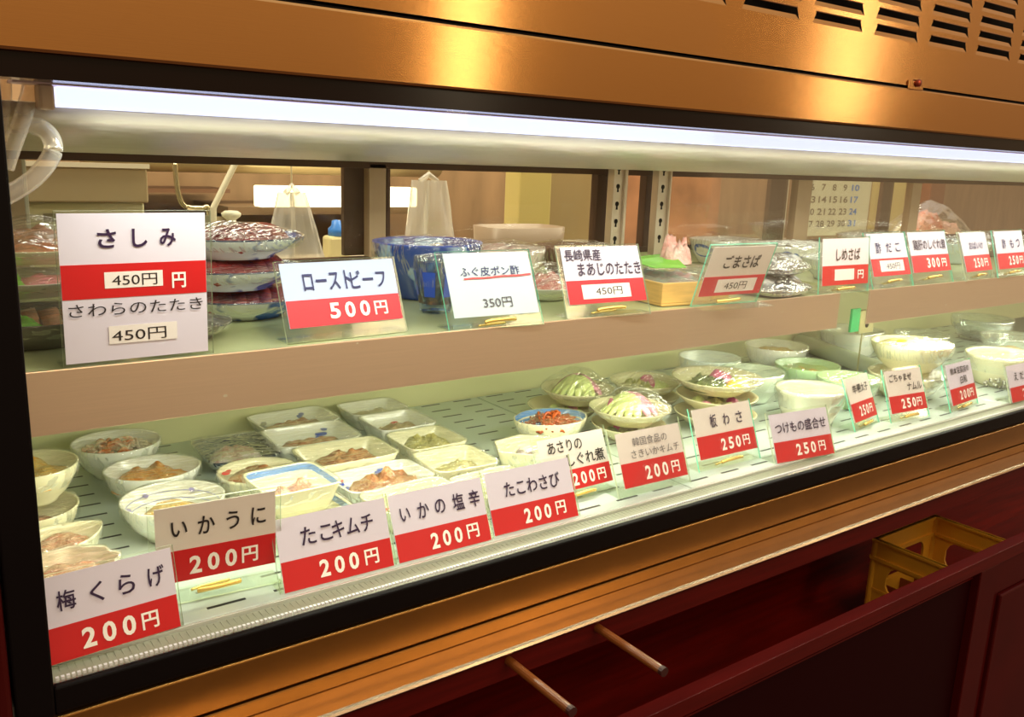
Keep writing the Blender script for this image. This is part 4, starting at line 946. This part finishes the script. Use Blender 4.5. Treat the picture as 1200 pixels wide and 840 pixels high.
# hanging plastic gloves / bags
def drape(label, x, y, z, lobes, seed):
    t = thing('plastic_bag', label, 'bag', (x, y, z), 0, 'cream plastic bags hanging in the kitchen')
    for (x0, w0, x1, w1, h) in lobes:
        rings = []
        for k in range(10):
            u = k/9; cx = x0+(x1-x0)*u**1.2; w_ = w0+(w1-w0)*u**.8
            rings.append([(cx+w_*cos(a*2*PI/28)*(1+.10*noise.noise(Vector((a*.9, u*1.5, seed)))), (.012+.010*u)*sin(a*2*PI/28)*(1+.8*noise.noise(Vector((a*1.3, u*2, seed+4)))), -h*u) for a in range(28)])
        MB().loft(rings).build('bag_leg', bag_m, t, smooth=True)
    MB().tube([(lobes[0][0], 0, -.002), (lobes[0][0]*.5+lobes[-1][0]*.5, .0, .012), (lobes[-1][0], 0, -.002)], .006, 10).build('tied_top', bag_m, t, smooth=True)
    MB().tube([(0, 0, .008), (0, .0, .20)], .0015, 6).build('hanging_cord', mat('cord', (206, 196, 160), .6), t)
    return t
drape('cream plastic glove bag hanging in front of the bright lamp, two legs spread', .648, .84, .366, ((-.012, .014, -.028, .030, .125), (.012, .014, .034, .030, .125)), 1)
drape('cream plastic bag hanging right of the bright mullion, gathered in folds', .955, .86, .392, ((-.020, .020, -.030, .026, .15), (.020, .022, .030, .040, .15)), 8)
# counter-level clutter seen through the glass
for x0, x1, y0, y1, z0, z1, mm, nm, lab, cat in (
    (1.235, 1.330, .92, .98, .20, .44, mat('yellow_board', (196, 180, 110), .5), 'cutting_board', 'yellowish board standing upright on the kitchen counter', 'board'),
    (1.345, 1.52, .98, 1.04, .20, .46, mat('olive_board', (150, 130, 90), .5), 'cutting_board', 'olive brown board standing upright behind the steel standard', 'board'),
    (1.40, 1.46, .84, .86, .20, .30, mat('green_box', (120, 160, 60), .4), 'sponge_pack', 'small green pack standing between the two steel standards', 'pack'),
    (1.72, 2.14, 1.10, 1.13, .20, .47, mat('orange_brown_panel', (150, 106, 74), .4, var=.3, scale=9), 'reflected_poster', 'orange brown panel standing in for a poster reflection left of the calendar', 'board'),  # solid panel standing in for an orange-brown poster reflection
    (2.155, 2.205, .90, .92, .20, .45, mat('white_strip', (216, 214, 186), .4), 'white_strip', 'narrow white strip standing left of the calendar', 'strip'),
    (2.68, 2.93, .95, 1.0, .20, .46, mat('pale_yellow_board', (196, 184, 122), .5), 'cutting_board', 'pale yellow board standing right of the calendar', 'board'),
    (3.02, 3.12, .92, .96, .20, .42, mat('brown_jar', (120, 66, 36), .35), 'brown_box', 'brown box on the counter behind the red fish pack', 'box')):
    o = MB().box(0, x1-x0, 0, y1-y0, 0, z1-z0).build(nm, mm, None, bevel=.004); o.location = (x0, y0, z0); tag(o, lab, cat)
for k, (x, w_, z, h_) in enumerate(((1.05, .20, .20, .10), (1.30, .10, .20, .06), (.86, .12, .20, .05))):
    o = MB().loft([[(w_*.5*r*math.copysign(abs(cos(a))**.5, cos(a)), .06*r*math.copysign(abs(sin(a))**.5, sin(a)), zz) for a in [2*PI*i/32 for i in range(32)]] for r, zz in ((.001, 0), (.85, 0), (.95, h_*.3), (1, h_), (.96, h_), (.9, h_*.35), (.001, h_*.1))]).build('kitchen_tub', mat('tub_%d' % k, ((150, 130, 110), (170, 160, 130), (160, 150, 120))[k], .4), None, smooth=True)
    o.location = (x+w_*.5, .80, z); tag(o, ('wide grey-brown tub on the counter behind the fish skin card', 'small pale tub on the counter near the yellowish board', 'low pale tub on the counter left of the hanging bag')[k], 'tub')
# calendar on the wall
t = thing('calendar', 'calendar sheet with blue Saturdays behind the rear glass', 'calendar', (2.30, .90, .20))
MB().box(0, .325, 0, .003, .045, .30).build('sheet', mat('calendar_paper', (212, 216, 190), .6), t)
MB().box(-.01, .335, .003, .02, .0, .31).build('stand_board', mat('calendar_board', (150, 126, 96), .6), t)
cgrey = mat('calendar_grey', (110, 104, 92), .6); cblue = mat('calendar_blue', (30, 120, 214), .6)
for r_, row in enumerate((('6', '7', '8', '9', '10'), ('13', '14', '15', '16', '17'), ('20', '21', '22', '23', '24'), ('27', '28', '29', '30', '31'))):
    for c_, s in enumerate(row):
        vs, fs = text_mesh(s, .02); tw = .020*len(s); u = .017+.0555*c_; v = .192-.0368*r_
        MB().add([(u+a*tw, -.0006, v+b*.020) for a, b in vs], fs).build('date_lettering', cblue if c_ == 4 else cgrey, t)
# red fish pack on the counter
t = thing('fish_pack', 'clear bag of red and pink fish lying behind the right cards', 'pack', (2.78, .78, .20), R(-8))
MB().loft([[(.20*r*math.copysign(abs(cos(a))**.6, cos(a)), .06*r*math.copysign(abs(sin(a))**.6, sin(a)), z) for a in [2*PI*i/32 for i in range(32)]] for r, z in ((.001, 0), (.8, 0), (1, .05), (.96, .05), (.8, .03), (.001, .03))]).build('tray', mat('pack_tray_pale', (206, 196, 160), .4), t, smooth=True)
mound(t, .09, .05, .035, .085, salmonred, 3, .35, 30, 'round', -.005, 0, 'red_fish'); mound(t, .08, .05, .035, .055, mat('pink_fish2', (232, 170, 156), .3, coat=.3), 5, .3, 30, 'round', .085, 0, 'pink_fish')
add_film(t, shape_pts('squircle', .20, .06), .05, .085, 5, film_thick, amp=.008)

# ------------------------------------------------------------------ YELLOW CRATE standing in for its reflection, in the added recess
t = thing('crate_reflection', 'mustard yellow bottle crate standing in for a panel reflection, in an added recess', 'crate', (1.860, .015, -.64), R(0))
cy_ = mat('mustard_plastic', (255, 184, 54), .42, var=.08, scale=10)
CW, CD, CH = .275, .285, .235
MB().box(.006, CW-.006, .006, CD-.006, .006, .014).build('floor_panel', cy_, t)
def side(fixed, axis, a0, a1):
    """one side wall: posts at both ends, top rail, a window, lower panel"""
    mb = MB(); th = .006
    def bx_(u0, u1, z0, z1, e=0):
        lo, hi = fixed-th/2-e, fixed+th/2+e
        if axis == 'x': mb.box(u0, u1, lo, hi, z0, z1)
        else: mb.box(lo, hi, u0, u1, z0, z1)
    def fr_(z): return .040 + (.018 if z > .5 else 0)
    zs_ = [.112, .118, .128, CH-.080, CH-.066, CH-.056]; ws = [.062, .050, .044, .044, .050, .062]
    L_ = a1-a0; lo, hi = fixed-th/2, fixed+th/2
    def pt(u, z, e): return (u, e, z) if axis == 'x' else (e, u, z)
    for sgn in (0, 1):                                       # corner gussets with a rounded window edge
        rings = []
        for z, w_ in zip(zs_, ws):
            u0, u1 = (a0, a0+w_) if not sgn else (a1-w_, a1)
            rings.append([pt(u0, z, lo), pt(u1, z, lo), pt(u1, z, hi), pt(u0, z, hi)])
        mb.loft(rings, True, True)
    bx_(a0, a1, .008, .112); bx_(a0, a1, CH-.056, CH)
    bx_(a0, a1, CH-.006, CH, .004); bx_(a0, a1, CH-.050, CH-.042, .005); bx_(a0, a1, .107, .114, .002)
    mb.build('side_wall', cy_, t)
side(.004, 'x', 0, CW); side(CD-.004, 'x', 0, CW); side(.004, 'y', 0, CD); side(CW-.004, 'y', 0, CD)
for u, v in ((.006, .006), (CW-.006, .006), (.006, CD-.006), (CW-.006, CD-.006)):
    MB().loft([[(u+r*cos(k*PI/6), v+r*sin(k*PI/6), z) for k in range(12)] for r, z in ((.015, 0), (.015, .01), (.009, .02), (.009, CH-.004))], True, True).build('corner_post', cy_, t, smooth=False)
dv = MB()
for k in range(1, 4): dv.box(CW*k/4-.002, CW*k/4+.002, .008, CD-.008, .014, .10); 
for k in range(1, 5): dv.box(.008, CW-.008, CD*k/5-.002, CD*k/5+.002, .014, .10)
dv.build('bottle_dividers', mat('divider_brown', (150, 74, 34), .5), t)
mk = MB().box(-.0006, .0008, .18, .187, .048, .074); mk.box(-.0006, .0008, .17, .18, .066, .074)
mk.build('red_print', redpaint, t)
